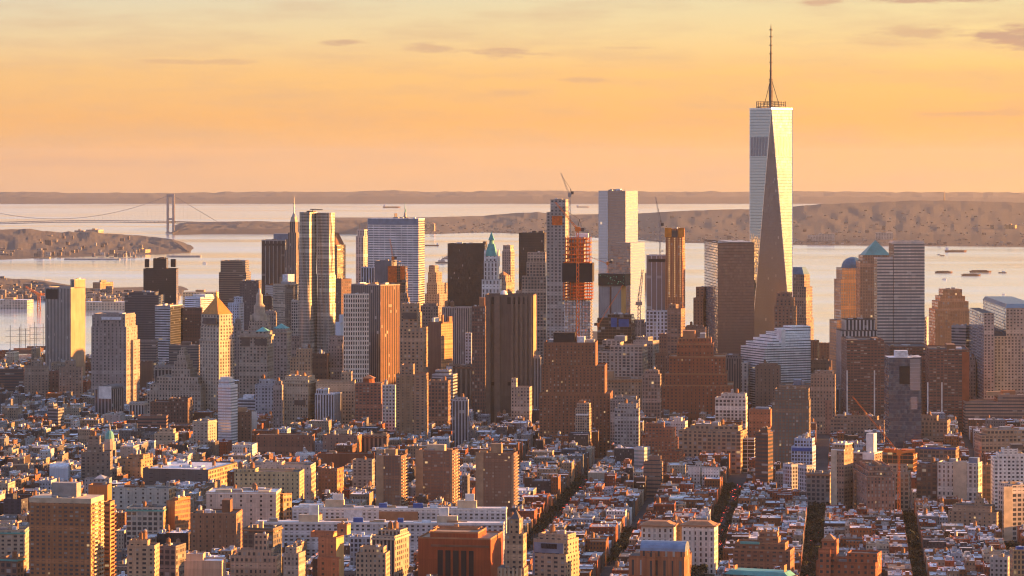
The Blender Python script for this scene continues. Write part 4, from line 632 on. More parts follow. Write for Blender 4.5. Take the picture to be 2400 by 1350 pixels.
B('dark flat roofed block below the white terraced building', OB, 1800, 1880, 1886, 880, 4250, 'band', (.12,.10,.10), [('tier',1812,1872,870,.1,.9)], roof='dark')
B('tan stone block with roof boxes between the dark flat block and brown slabs', OB, 1826, 1928, 1934, 905, 4000, 'double', (.30,.21,.15), [('box',1860,1880,890,'slateblue')], tank=1)
B('sunlit tan corner apartment block at the bottom right edge', AT, 2366, 2375, 2420, 1292, 2250, 'grid', (.42,.26,.13), [('box',2380,2410,1282,'bluetarp')], left=True, r=1, roof='dark')
B('white and brick house row block, bottom right', OB, 2320, 2362, 2368, 1308, 2330, 'punched', (.42,.36,.32), [], roof='white')
# ---- filler mid-rises in the financial district
rf = random.Random(5)
for i, (a, b_, y_, d_, w_) in enumerate([(200,214,860,4700,brown),(604,640,700,4700,dkbrown),(612,650,735,4550,(.25,.21,.19)),(700,730,760,4700,(.2,.16,.14)),(548,566,760,4500,(.24,.2,.18)),(740,775,740,4800,(.15,.12,.11)),
   (770,806,800,4600,(.16,.12,.11)),(926,960,700,4600,(.24,.17,.13)),(952,1000,740,4700,(.19,.18,.20)),(985,1030,720,4650,(.22,.18,.16)),(1060,1110,800,4600,(.2,.15,.13)),(1205,1235,690,4700,(.3,.24,.2)),
   (1250,1275,720,4500,(.17,.13,.12)),(1440,1520,760,4500,(.2,.17,.16)),(1600,1655,770,4300,(.25,.15,.11)),(1655,1740,840,4200,(.2,.16,.15)),(1770,1830,860,4150,(.23,.15,.11)),(1880,1950,850,4300,(.22,.13,.09)),
   (1900,1960,880,3900,(.28,.2,.15)),(2160,2190,840,4300,(.24,.15,.1)),(2262,2290,850,4100,(.25,.2,.17)),(430,470,880,4300,(.22,.19,.17)),(640,664,905,3800,(.24,.21,.2)),(598,660,905,3900,(.33,.34,.38)),
   (1106,1200,905,4100,(.26,.2,.16)),(1240,1270,840,4000,(.28,.26,.25)),(1430,1500,940,3600,(.24,.22,.21)),(1440,1500,960,3450,(.3,.29,.28)),(1505,1550,880,3900,(.26,.2,.17)),(1060,1100,940,3600,(.3,.3,.33))]):
    nmw = 'grey' if abs(w_[0]-w_[2]) < .05 else 'brown'
    near = min((h for h in HEROES if h[5]), key=lambda h: abs((h[0]+h[1])/2-(a+b_)/2)/2+abs(h[6]-y_)+abs(h[3]-d_)*.1)
    B('%s %s-faced mid-rise filling the gap beside %s' % (('plain', 'dull', 'shaded', 'flat-topped', 'boxy')[i % 5]+(' set-back', ' low', ' narrow', ' broad', ' old', ' dim')[i//5], nmw, near[5]), OB, a, b_-3, b_, y_, d_, rf.choice(('punched','office','small','stripe','grid')), w_,
      [('tier', a+(b_-a)*.15, b_-(b_-a)*.1, y_-rf.randint(4,12), .2, .9)], n=6, tank=rf.choice((0,1)))
# ---------------------------------------------------------------- the crystal skyscraper
def hero(x0, x1, y, d, ref): 
    class Fk: pass
    f_ = Frame(x0, x1, x1, d, 1, None, False); HEROES.append((x0, x1, y, d, f_, ref, y))
D1 = 4570.; ph = atan2(1810-PX0, F)-.02; cxw, cyw = at(1807, D1), D1
root = tag(empty('skyscraper', (cxw, cyw, 0), -ph), 'tallest tower, tapering crystal glass facets with a ring platform and needle mast', 'skyscraper')
s = 30.5; hz, tz = 57., zz(256, D1-30)
body = MB(); body.box(-s, s, -s, s, 0, hz, 0)
Bc = [(-s,-s),(s,-s),(s,s),(-s,s)]; Tc = [(0,-s),(s,0),(0,s),(-s,0)]
for k in range(4):
    a, b_ = Bc[k], Bc[(k+1)%4]; tp, tn = Tc[k], Tc[(k+1)%4]
    body.quad([(*a,hz),(*b_,hz),(*tp,tz)], 0, [(0,hz),(61,hz),(30.5,tz)])                # triangle with its base below
    body.quad([(*b_,hz),(*tn,tz),(*tp,tz)], 1, [(30.5,hz),(61,tz),(0,tz)])              # inverted triangle leaning in
body.quad([(*p,tz) for p in Tc], 0)
mg = fac('mirror', (.13,.125,.13), Tilt=.03, Refl=.36, Tint=(.56,.52,.52), Floor=4.2, Bay=1.8, Glass=(.05,.045,.045), FH=.86, FW=.9, Blind=.01)  # upright facets: darker glass paints in the reflected city
mg2 = fac('mirror', (.12,.13,.14), Tilt=.016, Refl=.95, Tint=(.45,.48,.48), Floor=4.2, Bay=3.0, Glass=(.1,.1,.1), FH=.9, FW=.97, Blind=0.0)
body.build('body', [mg, mg2], root)
eb = MB()
for k in range(4):
    eb.bar((*Bc[k],hz), (*Tc[k],tz), .9); eb.bar((*Bc[k],hz), (*Tc[k-1],tz), .9)
eb.build('edge_trim', plain('bright_steel', (.75,.74,.72), .25, .9), root)
lv = MB()                                                     # louvred mechanical band
for k in range(4):
    tp, tn = Tc[k], Tc[(k+1)%4]; z0, z1 = zz(366, D1), zz(322, D1)
    def pt(u, z_):
        t_ = (z_-hz)/(tz-hz); bx, by = Bc[(k+1)%4]; ax = bx+(tp[0]-bx)*t_; ay = by+(tp[1]-by)*t_; ex_ = bx+(tn[0]-bx)*t_; ey_ = by+(tn[1]-by)*t_
        nx, ny = (tp[0]+tn[0])/2, (tp[1]+tn[1])/2; l = math.hypot(nx, ny); return (ax+(ex_-ax)*u+nx/l*.15, ay+(ey_-ay)*u+ny/l*.15, z_)
    for j in range(6):
        u0, u1 = .04+j*.155, .04+j*.155+.125; lv.quad([pt(u0,z0), pt(u1,z0), pt(u1,z1), pt(u0,z1)], 0, [(0,0),(10,0),(10,z1-z0),(0,z1-z0)])
lv.build('louvre_band', fac('stripe', (.30,.30,.30), .5, .3, Bay=2.4, Glass=(.13,.14,.15), Floor=3), root)
rim = MB(); P4 = Tc; O4 = [(p[0]*1.02, p[1]*1.02) for p in P4]; rim.prism(O4, tz, tz+2.2, 0); rim.build('parapet', plain('bright_steel', None), root)
rg = MB(); pr = 21.
for zr in (tz+4, tz+8, tz+11):
    for k in range(24):
        a0, a1 = 2*pi*k/24, 2*pi*(k+1)/24; rg.bar((pr*cos(a0), pr*sin(a0), zr), (pr*cos(a1), pr*sin(a1), zr), .7)
for k in range(24):
    a0 = 2*pi*k/24; rg.bar((pr*cos(a0), pr*sin(a0), tz+2), (pr*cos(a0), pr*sin(a0), tz+12), .5)
    rg.bar((pr*cos(a0), pr*sin(a0), tz+3), (pr*.55*cos(a0), pr*.55*sin(a0), tz+3), .5)
rg.build('ring_platform', RM['steel'], root)
mz = zz(54, D1); sp = MB(); mt = tz+2
for (za, zb, r0, r1) in ((mt, zz(212,D1), 2.6, 3.4), (zz(212,D1), zz(192,D1), 3.4, 1.8), (zz(192,D1), zz(165,D1), 1.9, 1.7), (zz(165,D1), zz(120,D1), 1.5, 1.3), (zz(120,D1), zz(70,D1), 1.1, .8), (zz(70,D1), mz, 1.0, .1)): sp.cone(0, 0, za, zb, r0, r1, 8)
for yr in (190, 186, 166, 146, 126, 106, 86, 70): sp.cone(0, 0, zz(yr,D1)-.7, zz(yr,D1)+.7, 3.2 if yr > 180 else 2.4, 3.2 if yr > 180 else 2.4, 8)
sp.build('mast', RM['steel'], root)
for k in range(3):
    a0 = .35+2*pi*k/3; c_ = MB(); c_.bar((14*cos(a0), 14*sin(a0), tz+2), (1.5*cos(a0), 1.5*sin(a0), zz(190,D1)), .8); c_.build('stay', RM['steel'], root)
hero(1757, 1857, 255, D1, 'the crystal skyscraper')

# ---------------------------------------------------------------- rippled steel tower
def ripple_tower():
    D = 4580.; rt = tag(empty('apartment_tower', (at(733, D), D, 0), -R(21)), 'very tall rippled stainless steel apartment tower with stepped shoulders', 'apartment tower')
    st_ = fac('steel', (.38,.35,.31), .4, .25, Bay=3.6, Floor=4.4, FW=.58, FH=.6); rgen = random.Random(3)
    def slab(x0, x1, y0, y1, z0, z1, amp, nm, sd):
        mb = MB(); P = []; segs = []
        for (a, b_, n_) in (((x0,y0),(x1,y0),12), ((x1,y0),(x1,y1),12), ((x1,y1),(x0,y1),4), ((x0,y1),(x0,y0),6)):
            for j in range(n_): segs.append((a[0]+(b_[0]-a[0])*j/n_, a[1]+(b_[1]-a[1])*j/n_))
        n_ = len(segs); mx, my = (x0+x1)/2, (y0+y1)/2; rows = max(4, int((z1-z0)/4)); pts = []
        for i in range(rows+1):
            z_ = z0+(z1-z0)*i/rows; row = []
            for j, (x, y) in enumerate(segs):
                w_ = amp*(sin(j*1.05+sd+.022*z_+1.3*sin(z_*.017+j*.35+sd))*.9+.5*sin(j*.6-z_*.03+sd))
                l = math.hypot(x-mx, y-my); row.append((x+(x-mx)/l*w_, y+(y-my)/l*w_, z_))
            pts.append(row)
        u = 0
        for j in range(n_):
            k = (j+1)%n_; w_ = math.dist(segs[j], segs[k]); u1 = u+3.6*max(1, round(w_/3.6))
            for i in range(rows):
                mb.quad([pts[i][j], pts[i][k], pts[i+1][k], pts[i+1][j]], 0, [(u,pts[i][j][2]),(u1,pts[i][j][2]),(u1,pts[i+1][j][2]),(u,pts[i+1][j][2])])
            u = u1
        mb.quad(pts[-1], 1); mb.build(nm, [st_, RM['metal']], rt)
    zt = zz(497, D); z2 = zz(643, D); z3 = zz(708, D)
    slab(-17, 1.5, -14, 14, 0, z3, 1.0, 'lower_tower', 0); slab(5, 26, 3, 26, 0, z3-2, 1.0, 'lower_wing', 2)
    slab(-16.5, 1, -13, 13, z3, z2, 1.1, 'middle_tower', .5); slab(4.5, 25, 4, 24, z3-2, z2-1, 1.1, 'middle_wing', 2.3)
    slab(-16, .5, -12, 12, z2, zt, 1.3, 'upper_tower', 1); slab(4, 24, 5, 23, z2-1, zt-1, 1.2, 'upper_wing', 2.8)
    m = MB(); m.box(-8, 2, -4, 8, zt, zt+1.8); m.bar((0,0,zt+1), (0,0,zt+4), .8); m.bar((-4,0,zt+4), (16,0,zt+3.4), 1.2); m.build('roof_crane', RM['steel'], rt)
    hero(697, 777, 497, D, 'the rippled steel tower')
ripple_tower()

# ---------------------------------------------------------------- white terracotta tower with green spire
root, fr, cc_, put = B('white terracotta gothic tower under a tall green copper spire', 'skyscraper', 1129, 1171, 1176, 655, 4450, 'punched', (.62,.60,.58),
  [('tier',1134,1170,612,.1,.9),('tier',1137,1167,600,.16,.84),('frus',1138,1166,572,'copper',.52),('drum',1146,1158,563,'copper',.8),('pyr',None,None,543,'copper')], r=.9, Bay=4.2, Floor=5, FW=.42, FH=.75, Glass=(.07,.07,.075), par=False, n=0, name='skyscraper', ref='the green-spired white tower')
for dx in (-1, 1):
    for dy in (0, 1):
        m = MB(); x_ = fr.lx(1137 if dx < 0 else 1166, fr.D*.2); y_ = fr.D*(.16+.66*dy); z_ = fr.z(601, x_, 0); m.cone(x_, y_, z_-14, z_+4, 1.5, 1.4, 6); m.cone(x_, y_, z_+4, z_+11, 1.7, .1, 6); put(m, 'pinnacle', RM['terra'])

# ---------------------------------------------------------------- concrete tower under construction with orange netting
def netted_tower():
    D = 3700.; x0, x1 = 1322, 1390; w = (x1-x0)/F*D; rt = tag(empty('tower_under_construction', (at(1356, D), D+w/2, 0), -R(5)), 'half built tower: orange safety netting floors above a black netted band', 'construction tower')
    rg_ = random.Random(8)
    def fl(y0, y1, nm, m, x_off=0, grow=0, step=3.4):
        mb = MB(); z_ = zz(y1, D)
        while z_ < zz(y0, D): mb.box(-w/2+x_off-grow, w/2+x_off+grow*.4, -w/2-grow, w/2, z_, z_+.5, bottom=True); z_ += step
        mb.build(nm, RM[m], rt)
    core = MB(); core.box(-w*.3, w*.22, -w*.2, w*.3, 0, zz(556, D)); core.build('core', RM['concrete'], rt)
    fl(700, 805, 'floor_slabs', 'concrete', 0, -1)
    # curtain of columns on the open floors
    for nm, ya, yb, m, gr in (('columns', 700, 805, 'white', -1), ('orange_columns', 660, 700, 'orange', .3), ('top_columns', 556, 617, 'orange', -2)):
        for k in range(9):
            x_ = -w/2-gr+1+(w+2*gr-2)*k/8
            for yy in (-w/2-gr+1, w/2-1): mb = MB(); mb.bar((x_, yy, zz(yb, D)), (x_, yy, zz(ya, D)), .9); mb.build('column', RM[m], rt)
    gl = MB(); gl.box(-w/2+2, w/2-2, -w/2+2, w/2-2, 0, zz(705, D)); gl.build('glazing', fac('curtain', (.34,.27,.22), Tilt=.12, Refl=.6, Blind=.25, Lit=.02, Bay=3.4, FH=.7), rt)
    fl(660, 702, 'netted_slabs', 'orange', 0, .6, 3.6)
    nb = MB(); nb.box(-w/2-.8, w/2+.8, -w/2-.8, w/2+.8, zz(661, D), zz(617, D)); nb.build('black_netting', RM['black'], rt)
    z_ = zz(617, D); k = 0
    while z_ < zz(556, D):
        ox = rg_.uniform(-1.5, 1.5); ww = w*rg_.uniform(.80, .92); h = rg_.choice((1.2,1.2,3.4)); m = MB(); m.box(-ww/2+ox, ww/2+ox, -ww/2, ww/2, z_, z_+h, bottom=True); m.build('netted_floor', RM['orange'], rt)
        if k % 2: m = MB(); m.box(-ww/2+ox+3, ww/2+ox-6, -ww/2+2, ww/2, z_+h, z_+4.4); m.build('inner_core', RM['concrete' if k%4 else 'white_paint'], rt)
        z_ += 4.6; k += 1
    m = MB(); m.box(-3, 12, -6, 6, z_-2, z_+2.5); m.build('top_formwork', RM['white_paint'], rt)
    hero(1320, 1392, 552, D, 'the orange netted tower')
netted_tower()

# ---------------------------------------------------------------- concrete core of a skyscraper being built
root, fr, cc_, put = B('pale grey concrete core with dark netted crown and tiny green work lights', 'construction tower', 1404, 1456, 1467, 668, 4550, 'blank', (.30,.29,.29), [('panel',1429,1433,672,740,'brown')], r=.8, n=0, par=False, name='tower_under_construction', side=('blank',(.50,.30,.10)), ref='the concrete core')  # orange side colour paints sunlight onto the grey concrete
m = MB(); u0, u1 = fr.lx(1403, 0), fr.lx(1460, 0); m.box(u0, u1+4, -2, fr.D+2, fr.z(668,0,0)-1, fr.z(642,0,0), bottom=True); put(m, 'netted_crown', RM['black'])
m = MB(); rr = random.Random(2)
for k in range(26): x_ = rr.uniform(u0+1, u1+3); z_ = fr.z(rr.uniform(645, 666), 0, 0); m.box(x_, x_+.5, -2.5, -2.05, z_, z_+.5, bottom=True)
put(m, 'work_lights', plain('green_lamp', (.2,.6,.4), .5, emit=((.35,1,.6), .12)))
root, fr, cc_, put = B('steel floors of a podium wrapped in blue tarpaulin below the concrete core', 'construction site', 1400, 1480, 1488, 745, 4450, 'frame', (.16,.10,.07), [('panel',1432,1446,745,767,'bluetarp'),('panel',1450,1474,748,766,'bluetarp'),('tier',1424,1486,737,.2,.9)], r=.6, n=9, name='unfinished_building', par=False)
# amber topped construction tower
root, fr, cc_, put = B('narrow construction tower with amber panels on top and rows of work lamps', 'construction tower', 1559, 1600, 1606, 612, 4260, 'frame', (.42,.19,.09), [('tier',1560,1605,536,.04,.96),('panel',1558,1574,534,556,'yellow'),('panel',1590,1604,534,556,'yellow'),('panel',1575,1588,540,556,'steel')], r=.9, n=3, Bay=3.2, Floor=3.3, FW=.6, FH=.7, Glass=(.22,.08,.03), name='tower_under_construction', par=False, ref='the amber topped tower')
m = MB()
for px in (1568.5, 1581.5, 1594.5):
    for yy in range(560, 700, 5): x_ = fr.lx(px, 0); z_ = fr.z(yy, x_, 0); m.box(x_-.35, x_+.35, -1.2, -.6, z_, z_+.7, bottom=True)
put(m, 'work_lamps', plain('warm_lamp', (.8,.5,.2), .5, emit=((1,.62,.25), .5)))

# ---------------------------------------------------------------- cranes
def lattice(mb, p, q_, w, n):
    for dx, dy in ((-1,-1),(1,-1),(1,1),(-1,1)):
        o = (dx*w/2, dy*w/2, 0) if abs(q_[2]-p[2]) > abs(q_[0]-p[0]) else (0, dx*w/2, dy*w/2)
        mb.bar(tuple(p[k]+o[k] for k in range(3)), tuple(q_[k]+o[k]*.6 for k in range(3)), w*.22)
    for k in range(n):
        a = [p[j]+(q_[j]-p[j])*k/n for j in range(3)]; b_ = [p[j]+(q_[j]-p[j])*(k+1)/n for j in range(3)]; s_ = w/2*(1 if k%2 else -1)
        if abs(q_[2]-p[2]) > abs(q_[0]-p[0]): a[0] += s_; b_[0] -= s_
        else: a[2] += s_; b_[2] -= s_
        mb.bar(a, b_, w*.18)
def crane(label, px, ybase, ytop, jx, jy, kx, ky, d, m, w=2.6):
    x0 = at(px, d); rt = tag(empty('tower_crane', (x0, d, zz(ybase, d))), label, 'tower crane', 'tower cranes'); H = zz(ytop, d)-zz(ybase, d)
    a = MB(); lattice(a, (0,0,0), (0,0,H), w, max(4, int(H/5))); a.build('mast', RM[m], rt)
    dj = (at(jx, d)-x0, 0, zz(jy, d)-zz(ybase, d)); a = MB(); lattice(a, (0,0,H), dj, w*.7, 14); a.build('jib', RM[m], rt)
    dk = (at(kx, d)-x0, 0, zz(ky, d)-zz(ybase, d)); a = MB(); a.bar((0,0,H), dk, w*.8); a.build('counter_jib', RM[m], rt)
    a = MB(); a.box(-w*.9, w*.9, -w*.9, w*.9, H-2, H+3, bottom=True); a.build('cab', RM[m], rt)
    a = MB(); sx_ = 1 if dk[0] > 0 else -1; a.box(dk[0]-2, dk[0]+2, -2, 2, dk[2]-2, dk[2]+2, bottom=True); a.build('counterweight', RM['steel'], rt)
    top = (dk[0]*.4, 0, H+9*w/2.6); a = MB(); a.bar((0,0,H+2), top, .6); a.bar(top, dk, .35); a.bar(top, tuple(dj[k]*.85+(0,0,H)[k]*.15 for k in range(3)), .35); a.build('stay', RM['steel'], rt)
crane('tall grey luffing crane whose jib points up left above the unfinished stone tower', 1335, 560, 458, 1315, 406, 1341, 452, 4300, 'cranew')
crane('orange crane standing before the netted tower, long jib raised to the left', 1354, 800, 538, 1302, 474, 1365, 538, 3640, 'craneo', 3.4)
crane('thin grey crane with steep jib beside the pale blue pier tower', 1547, 604, 528, 1537, 462, 1552, 526, 4230, 'cranew', 2.2)
crane('orange crane with a raking jib leaning before the concrete core', 1402, 775, 762, 1460, 668, 1396, 760, 4380, 'craneo', 2)
crane('pale tall lattice crane right of the blue tarpaulin podium', 1498, 795, 712, 1506, 632, 1493, 712, 4350, 'cranew', 4.5)
crane('small orange crane perched in front of the gold faced glass tower', 1424, 640, 618, 1382, 602, 1432, 614, 4600, 'craneo', 2)
crane('small orange crane before the great aluminium slab', 921, 625, 606, 914, 560, 927, 604, 4780, 'craneo', 2.4)
crane('long orange crane jib slanting up left over the orange netted frame', 2107, 1200, 1062, 1999, 930, 2150, 1055, 2840, 'craneo', 2.2)
crane('orange crane at the far left river piers', 91, 727, 690, 60, 672, 104, 690, 7400, 'craneo', 7)
root, fr, cc_, put = B('small orange topped building under construction before the aluminium slab', 'construction site', 909, 950, 956, 640, 4780, 'frame', (.30,.15,.09), [('tier',910,955,624,.05,.95),('panel',909,930,624,662,'orange'),('panel',938,949,624,655,'orange')], n=4, name='unfinished_building', par=False)

# ---------------------------------------------------------------- suspension bridge at the harbour mouth
def bridge():
    D = 16600.; zr = lambda y: zz(y, D); rt = tag(empty('suspension_bridge', (at(400, D), D, -drop(at(400, D), D))), 'hazy suspension bridge with one tall twin-legged tower across the far strait', 'bridge')
    gz = -drop(at(400, D), D); m_ = plain('bridge_steel', (.24,.22,.23), .7); T = zr(455)-gz
    t_ = MB()
    for sx_ in (-15, 15):
        for sy_ in (-14, 14): t_.box(sx_-5, sx_+5, sy_-5, sy_+5, 0, T)
    for za in (T-14, 72): t_.box(-10, 10, -14, 14, za, za+ (14 if za > 100 else 9), bottom=True)
    t_.box(-24, 24, -24, 24, 0, 8); t_.build('tower', m_, rt)
    X_ = lambda px: at(px, D)-at(400, D); Zp = lambda y: zr(y)-gz
    dk = MB(); pts = [(-120, 524), (0, 521), (130, 517.5), (260, 517), (400, 518.5), (470, 521), (560, 522)]
    for (a, ya), (b_, yb) in zip(pts, pts[1:]):
        for dz in (0, 8): dk.bar((X_(a), 0, Zp(ya)-dz), (X_(b_), 0, Zp(yb)-dz), 4)
        n_ = 14
        for k in range(n_):
            xa = X_(a)+(X_(b_)-X_(a))*k/n_; za = Zp(ya)+(Zp(yb)-Zp(ya))*k/n_; dk.bar((xa, 0, za), (xa+8, 0, za-8), 2)
    dk.build('deck', m_, rt)
    cb = MB(); C_ = [(400+(130-400)*k/24, 513-(513-456)*(1-k/24)**2) for k in range(25)]; C_ += [(130-(130+140)*k/24, 513-(513-456)*(k/24)**2) for k in range(1, 24)]
    for p, q_ in zip(C_, C_[1:]): cb.bar((X_(p[0]), 0, Zp(p[1])), (X_(q_[0]), 0, Zp(q_[1])), 2.2)
    cb.bar((X_(400), 0, T), (X_(512), 0, Zp(521)), 2.2); cb.build('main_cable', m_, rt)
    hg = MB()
    for k in range(56):
        px = -130+k*9.5; y_ = 513-(513-456)*((px-130)/270)**2; hg.bar((X_(px), 0, Zp(y_)), (X_(px), 0, Zp(518)), .5)
    for k in range(1, 11): px = 400+k*10; hg.bar((X_(px), 0, T+(Zp(521)-T)*k/11.2), (X_(px), 0, Zp(520)), .5)
    hg.build('hangers', m_, rt); 
ref = None
bridge()

# ---------------------------------------------------------------- harbour: ships, statue
def wd_(py):                                         # distance of a water point seen at row py (curved sea)
    d = 8000.
    for _ in range(30): d = F*(HC+d*d/(2*RE))/(py-PY0)
    return d
def ship(label, px, py, wpx, kind, heading=0.0, cat='ship'):
    d = wd_(py); x = at(px, d); L_ = wpx/F*d; rt = tag(empty(kind, (x, d, -drop(x, d)), heading), label, cat, 'vessels in the harbour'); h = L_*.07; w = L_*.16
    hl = MB(); O = [(-L_/2, -w/2), (L_*.38, -w/2), (L_/2, 0), (L_*.38, w/2), (-L_/2, w/2)]
    hl.prism([(p[0]*.95, p[1]*.8) for p in O], -1, h, 0, None, (1,1,1), 0, O); hl.build('hull', RM['brown' if kind in ('cargo_ship','barge') else 'white_paint' if kind == 'ferry' else 'steel'], rt)
    m = MB()
    if kind == 'cargo_ship': m.box(-L_*.46, -L_*.34, -w*.4, w*.4, h, h+L_*.10); m.box(-L_*.43, -L_*.38, -w*.1, w*.1, h+L_*.10, h+L_*.14); m.build('bridge_house', RM['white'], rt); m = MB(); [m.bar((L_*k, 0, h), (L_*k, 0, h+L_*.06), L_*.008) for k in (-.15, .05, .25)]; m.build('deck_crane', RM['steel'], rt)
    elif kind == 'ferry': m.box(-L_*.42, L_*.36, -w*.42, w*.42, h, h*2.3); m.box(-L_*.3, L_*.22, -w*.35, w*.35, h*2.3, h*3.3); m.build('deckhouse', RM['white_paint'], rt)
    elif kind == 'barge': m.box(-L_*.4, L_*.3, -w*.35, w*.35, h, h*1.5); m.build('cargo', RM['tan_wall'], rt)
    elif kind == 'tugboat': m.box(-L_*.1, L_*.25, -w*.3, w*.3, h, h*3); m.bar((0, 0, h*3), (0, 0, h*6), L_*.02); m.build('wheelhouse', RM['white_paint'], rt)
    elif kind == 'naval_ship': m.box(-L_*.3, L_*.2, -w*.35, w*.35, h, h*2.6); m.box(-L_*.1, L_*.1, -w*.3, w*.3, h*2.6, h*4); m.bar((0,0,h*4), (0,0,h*7), L_*.02); m.bar((-L_*.2,0,h*2.6), (-L_*.2,0,h*5), L_*.02); m.build('superstructure', RM['metal'], rt)
ship('long dark tanker on the bright strip of sea below the far hills', 918, 487, 42, 'cargo_ship')
ship('thin far ship low on the sea right of the unfinished stone tower', 1366, 486, 30, 'cargo_ship')
ship('freighter half hidden right of the great aluminium slab', 1012, 576, 34, 'cargo_ship', pi)
ship('grey vessel with masts left of the massive black slab, nearer one', 1037, 616, 34, 'naval_ship')
ship('grey vessel behind the nearer masted one left of the black slab', 1048, 606, 24, 'naval_ship')
ship('white ferry with a faint wake in the bay at left', 480, 617, 11, 'ferry')
ship('long low ship off the far shore, upper right water', 2240, 590, 52, 'cargo_ship')
ship('tug with tall mast beside a small barge, upper right water', 2200, 597, 9, 'tugboat')
ship('small barge lying next to the tall masted tug', 2209, 599, 12, 'barge')
ship('flat dark barge, left of the right hand barge group', 2212, 639, 42, 'barge')
ship('pushed barge at the top of the right hand barge group', 2298, 638, 52, 'barge')
ship('reddish barge, lowest of the right hand barge group', 2276, 646, 46, 'barge')
ship('tugboat trailing at the right of the barge group', 2350, 639, 20, 'tugboat')
ship('small lit boat below the barge group', 2214, 655, 11, 'ferry')
ship('tiny lit boat in the right hand river, upper', 2352, 690, 8, 'ferry')
ship('small dark boat beside the pale blue pier tower', 1552, 588, 8, 'tugboat')
d = 8600.; rt = tag(empty('statue', (at(1508, d), d, -drop(at(1508, d), d)), 0), 'tiny pale robed statue with raised torch on a pedestal in the bay', 'statue')
m = MB(); m.box(-30, 30, -30, 30, 0, 9); m.box(-14, 14, -14, 14, 9, 22); m.box(-9, 9, -9, 9, 22, 47); m.build('pedestal', RM['tan_wall'], rt)
m = MB(); m.cone(0, 0, 47, 72, 5.5, 4, 10); m.cone(0, 0, 72, 79, 4, 2.2, 10); m.dome(0, 0, 79, 2.3, 2.3, 4.5); m.bar((-2.5, 0, 75), (-6.5, 0, 88), 1.8); m.dome(-6.5, 0, 88, 1.3, 1.3, 3); m.build('figure', RM['copper'], rt)
for k, (px, lb) in enumerate(((40, 'leftmost'), (65, 'second from left'), (96, 'right hand'))):
    d = 5600.+k*60; rt = tag(empty('sailing_ship', (at(px, d), d, 0), .2), 'tall sailing ship at the left piers, '+lb+' of the bare masts', 'sailing ship', 'old sailing ships'); m = MB(); m.prism([(-25,-4),(18,-4),(28,0),(18,4),(-25,4)], -1, 6); m.build('hull', RM['brown'], rt)
    for j, xx in enumerate((-12, 4, 15)):
        m = MB(); m.bar((xx, 0, 5), (xx, 0, 50-j*3), .9); [m.bar((xx-8, 0, z_), (xx+8, 0, z_), .5) for z_ in (20, 30, 40)]; m.build('mast', RM['steel'], rt)
# ---------------------------------------------------------------- water, land, hills
def interp(tab, x):
    if x <= tab[0][0]: return tab[0][1]
    for (a, u), (b_, v) in zip(tab, tab[1:]):
        if x <= b_: return u+(v-u)*(x-a)/(b_-a)
    return tab[-1][1]
import mathutils
def pn(x, y, z=0.): return mathutils.noise.noise((x, y, z))
m_water, b = new_mat('river_water')
b.inputs['Base Color'].default_value = (.60,.70,.80,1); b.inputs['Metallic'].default_value = .5; b.inputs['Specular IOR Level'].default_value = .5; b.inputs['IOR'].default_value = 1.75
tcw = nd('ShaderNodeTexCoord'); mpw = nd('ShaderNodeMapping'); mpw.inputs['Scale'].default_value = (.6, 1.0, 1.0); L.new(tcw.outputs['Object'], mpw.inputs[0])
def wn_(scale, det): n = nd('ShaderNodeTexNoise'); n.inputs['Scale'].default_value = scale; n.inputs['Detail'].default_value = det; L.new(mpw.outputs[0], n.inputs['Vector']); return n.outputs[0]
mp2 = nd('ShaderNodeMapping'); mp2.inputs['Scale'].default_value = (.25, 1.0, 1.0); L.new(tcw.outputs['Object'], mp2.inputs[0])
big = nd('ShaderNodeTexNoise'); big.inputs['Scale'].default_value = .0016; big.inputs['Detail'].default_value = 6; big.inputs['Roughness'].default_value = .6; L.new(mp2.outputs[0], big.inputs['Vector'])
bp = nd('ShaderNodeBump'); bp.inputs['Distance'].default_value = 1.0; L.new(maprange(big.outputs[0], .35, .65, .12, .55), bp.inputs['Strength']); L.new(mth('ADD', mth('MULTIPLY', wn_(.05, 4), 1.6), mth('MULTIPLY', wn_(.4, 2), .25)), bp.inputs['Height'])
L.new(bp.outputs[0], b.inputs['Normal']); L.new(maprange(big.outputs[0], .35, .65, .07, .20), b.inputs['Roughness'])
w_ = MB(); rad = [0, 300, 1000, 2000, 3500]+[5000*1.12**k for k in range(20)]; rad = [r_ for r_ in rad if r_ < 43500]+[43500]; NA = 96
for i in range(len(rad)-1):
    for k in range(NA):
        a0, a1 = 2*pi*k/NA, 2*pi*(k+1)/NA; P = []
        for r_, a in ((rad[i],a0),(rad[i+1],a0),(rad[i+1],a1),(rad[i],a1)):
            x, y = r_*cos(a), r_*sin(a); P.append((x, y, -drop(x, y)-1.5))
        if i == 0: P = [P[0], P[1], P[2]]
        w_.quad(P, 0)
o = w_.build('water', m_water); tag(o, kind='structure')
for p in o.data.polygons: p.use_smooth = True
m_ground = plain('asphalt', (.035,.034,.036), .95, var=.4, scale=.08)
gp = [(-9000,-15000),(9000,-15000),(3200,-4000),(2300,1500),(1750,3600),(at(2500,5000),5000),(at(2200,5450),5450),(at(1920,5800),5800),(at(1650,6100),6100),(at(1300,6450),6450),(at(900,6450),6450),(at(500,6000),6000),(at(260,5600),5600),(at(100,5280),5280),(at(-100,5000),5000),(-1250,4200),(-1900,2500),(-2300,0),(-3500,-5000)]
w_ = MB(); w_.prism(gp, -8, 0, 0); o = w_.build('ground', m_ground); tag(o, kind='structure')
m_forest, b = new_mat('wooded_hills')
f1 = noise(.03, 6, rough=.7); f2 = noise(.0022, 4)
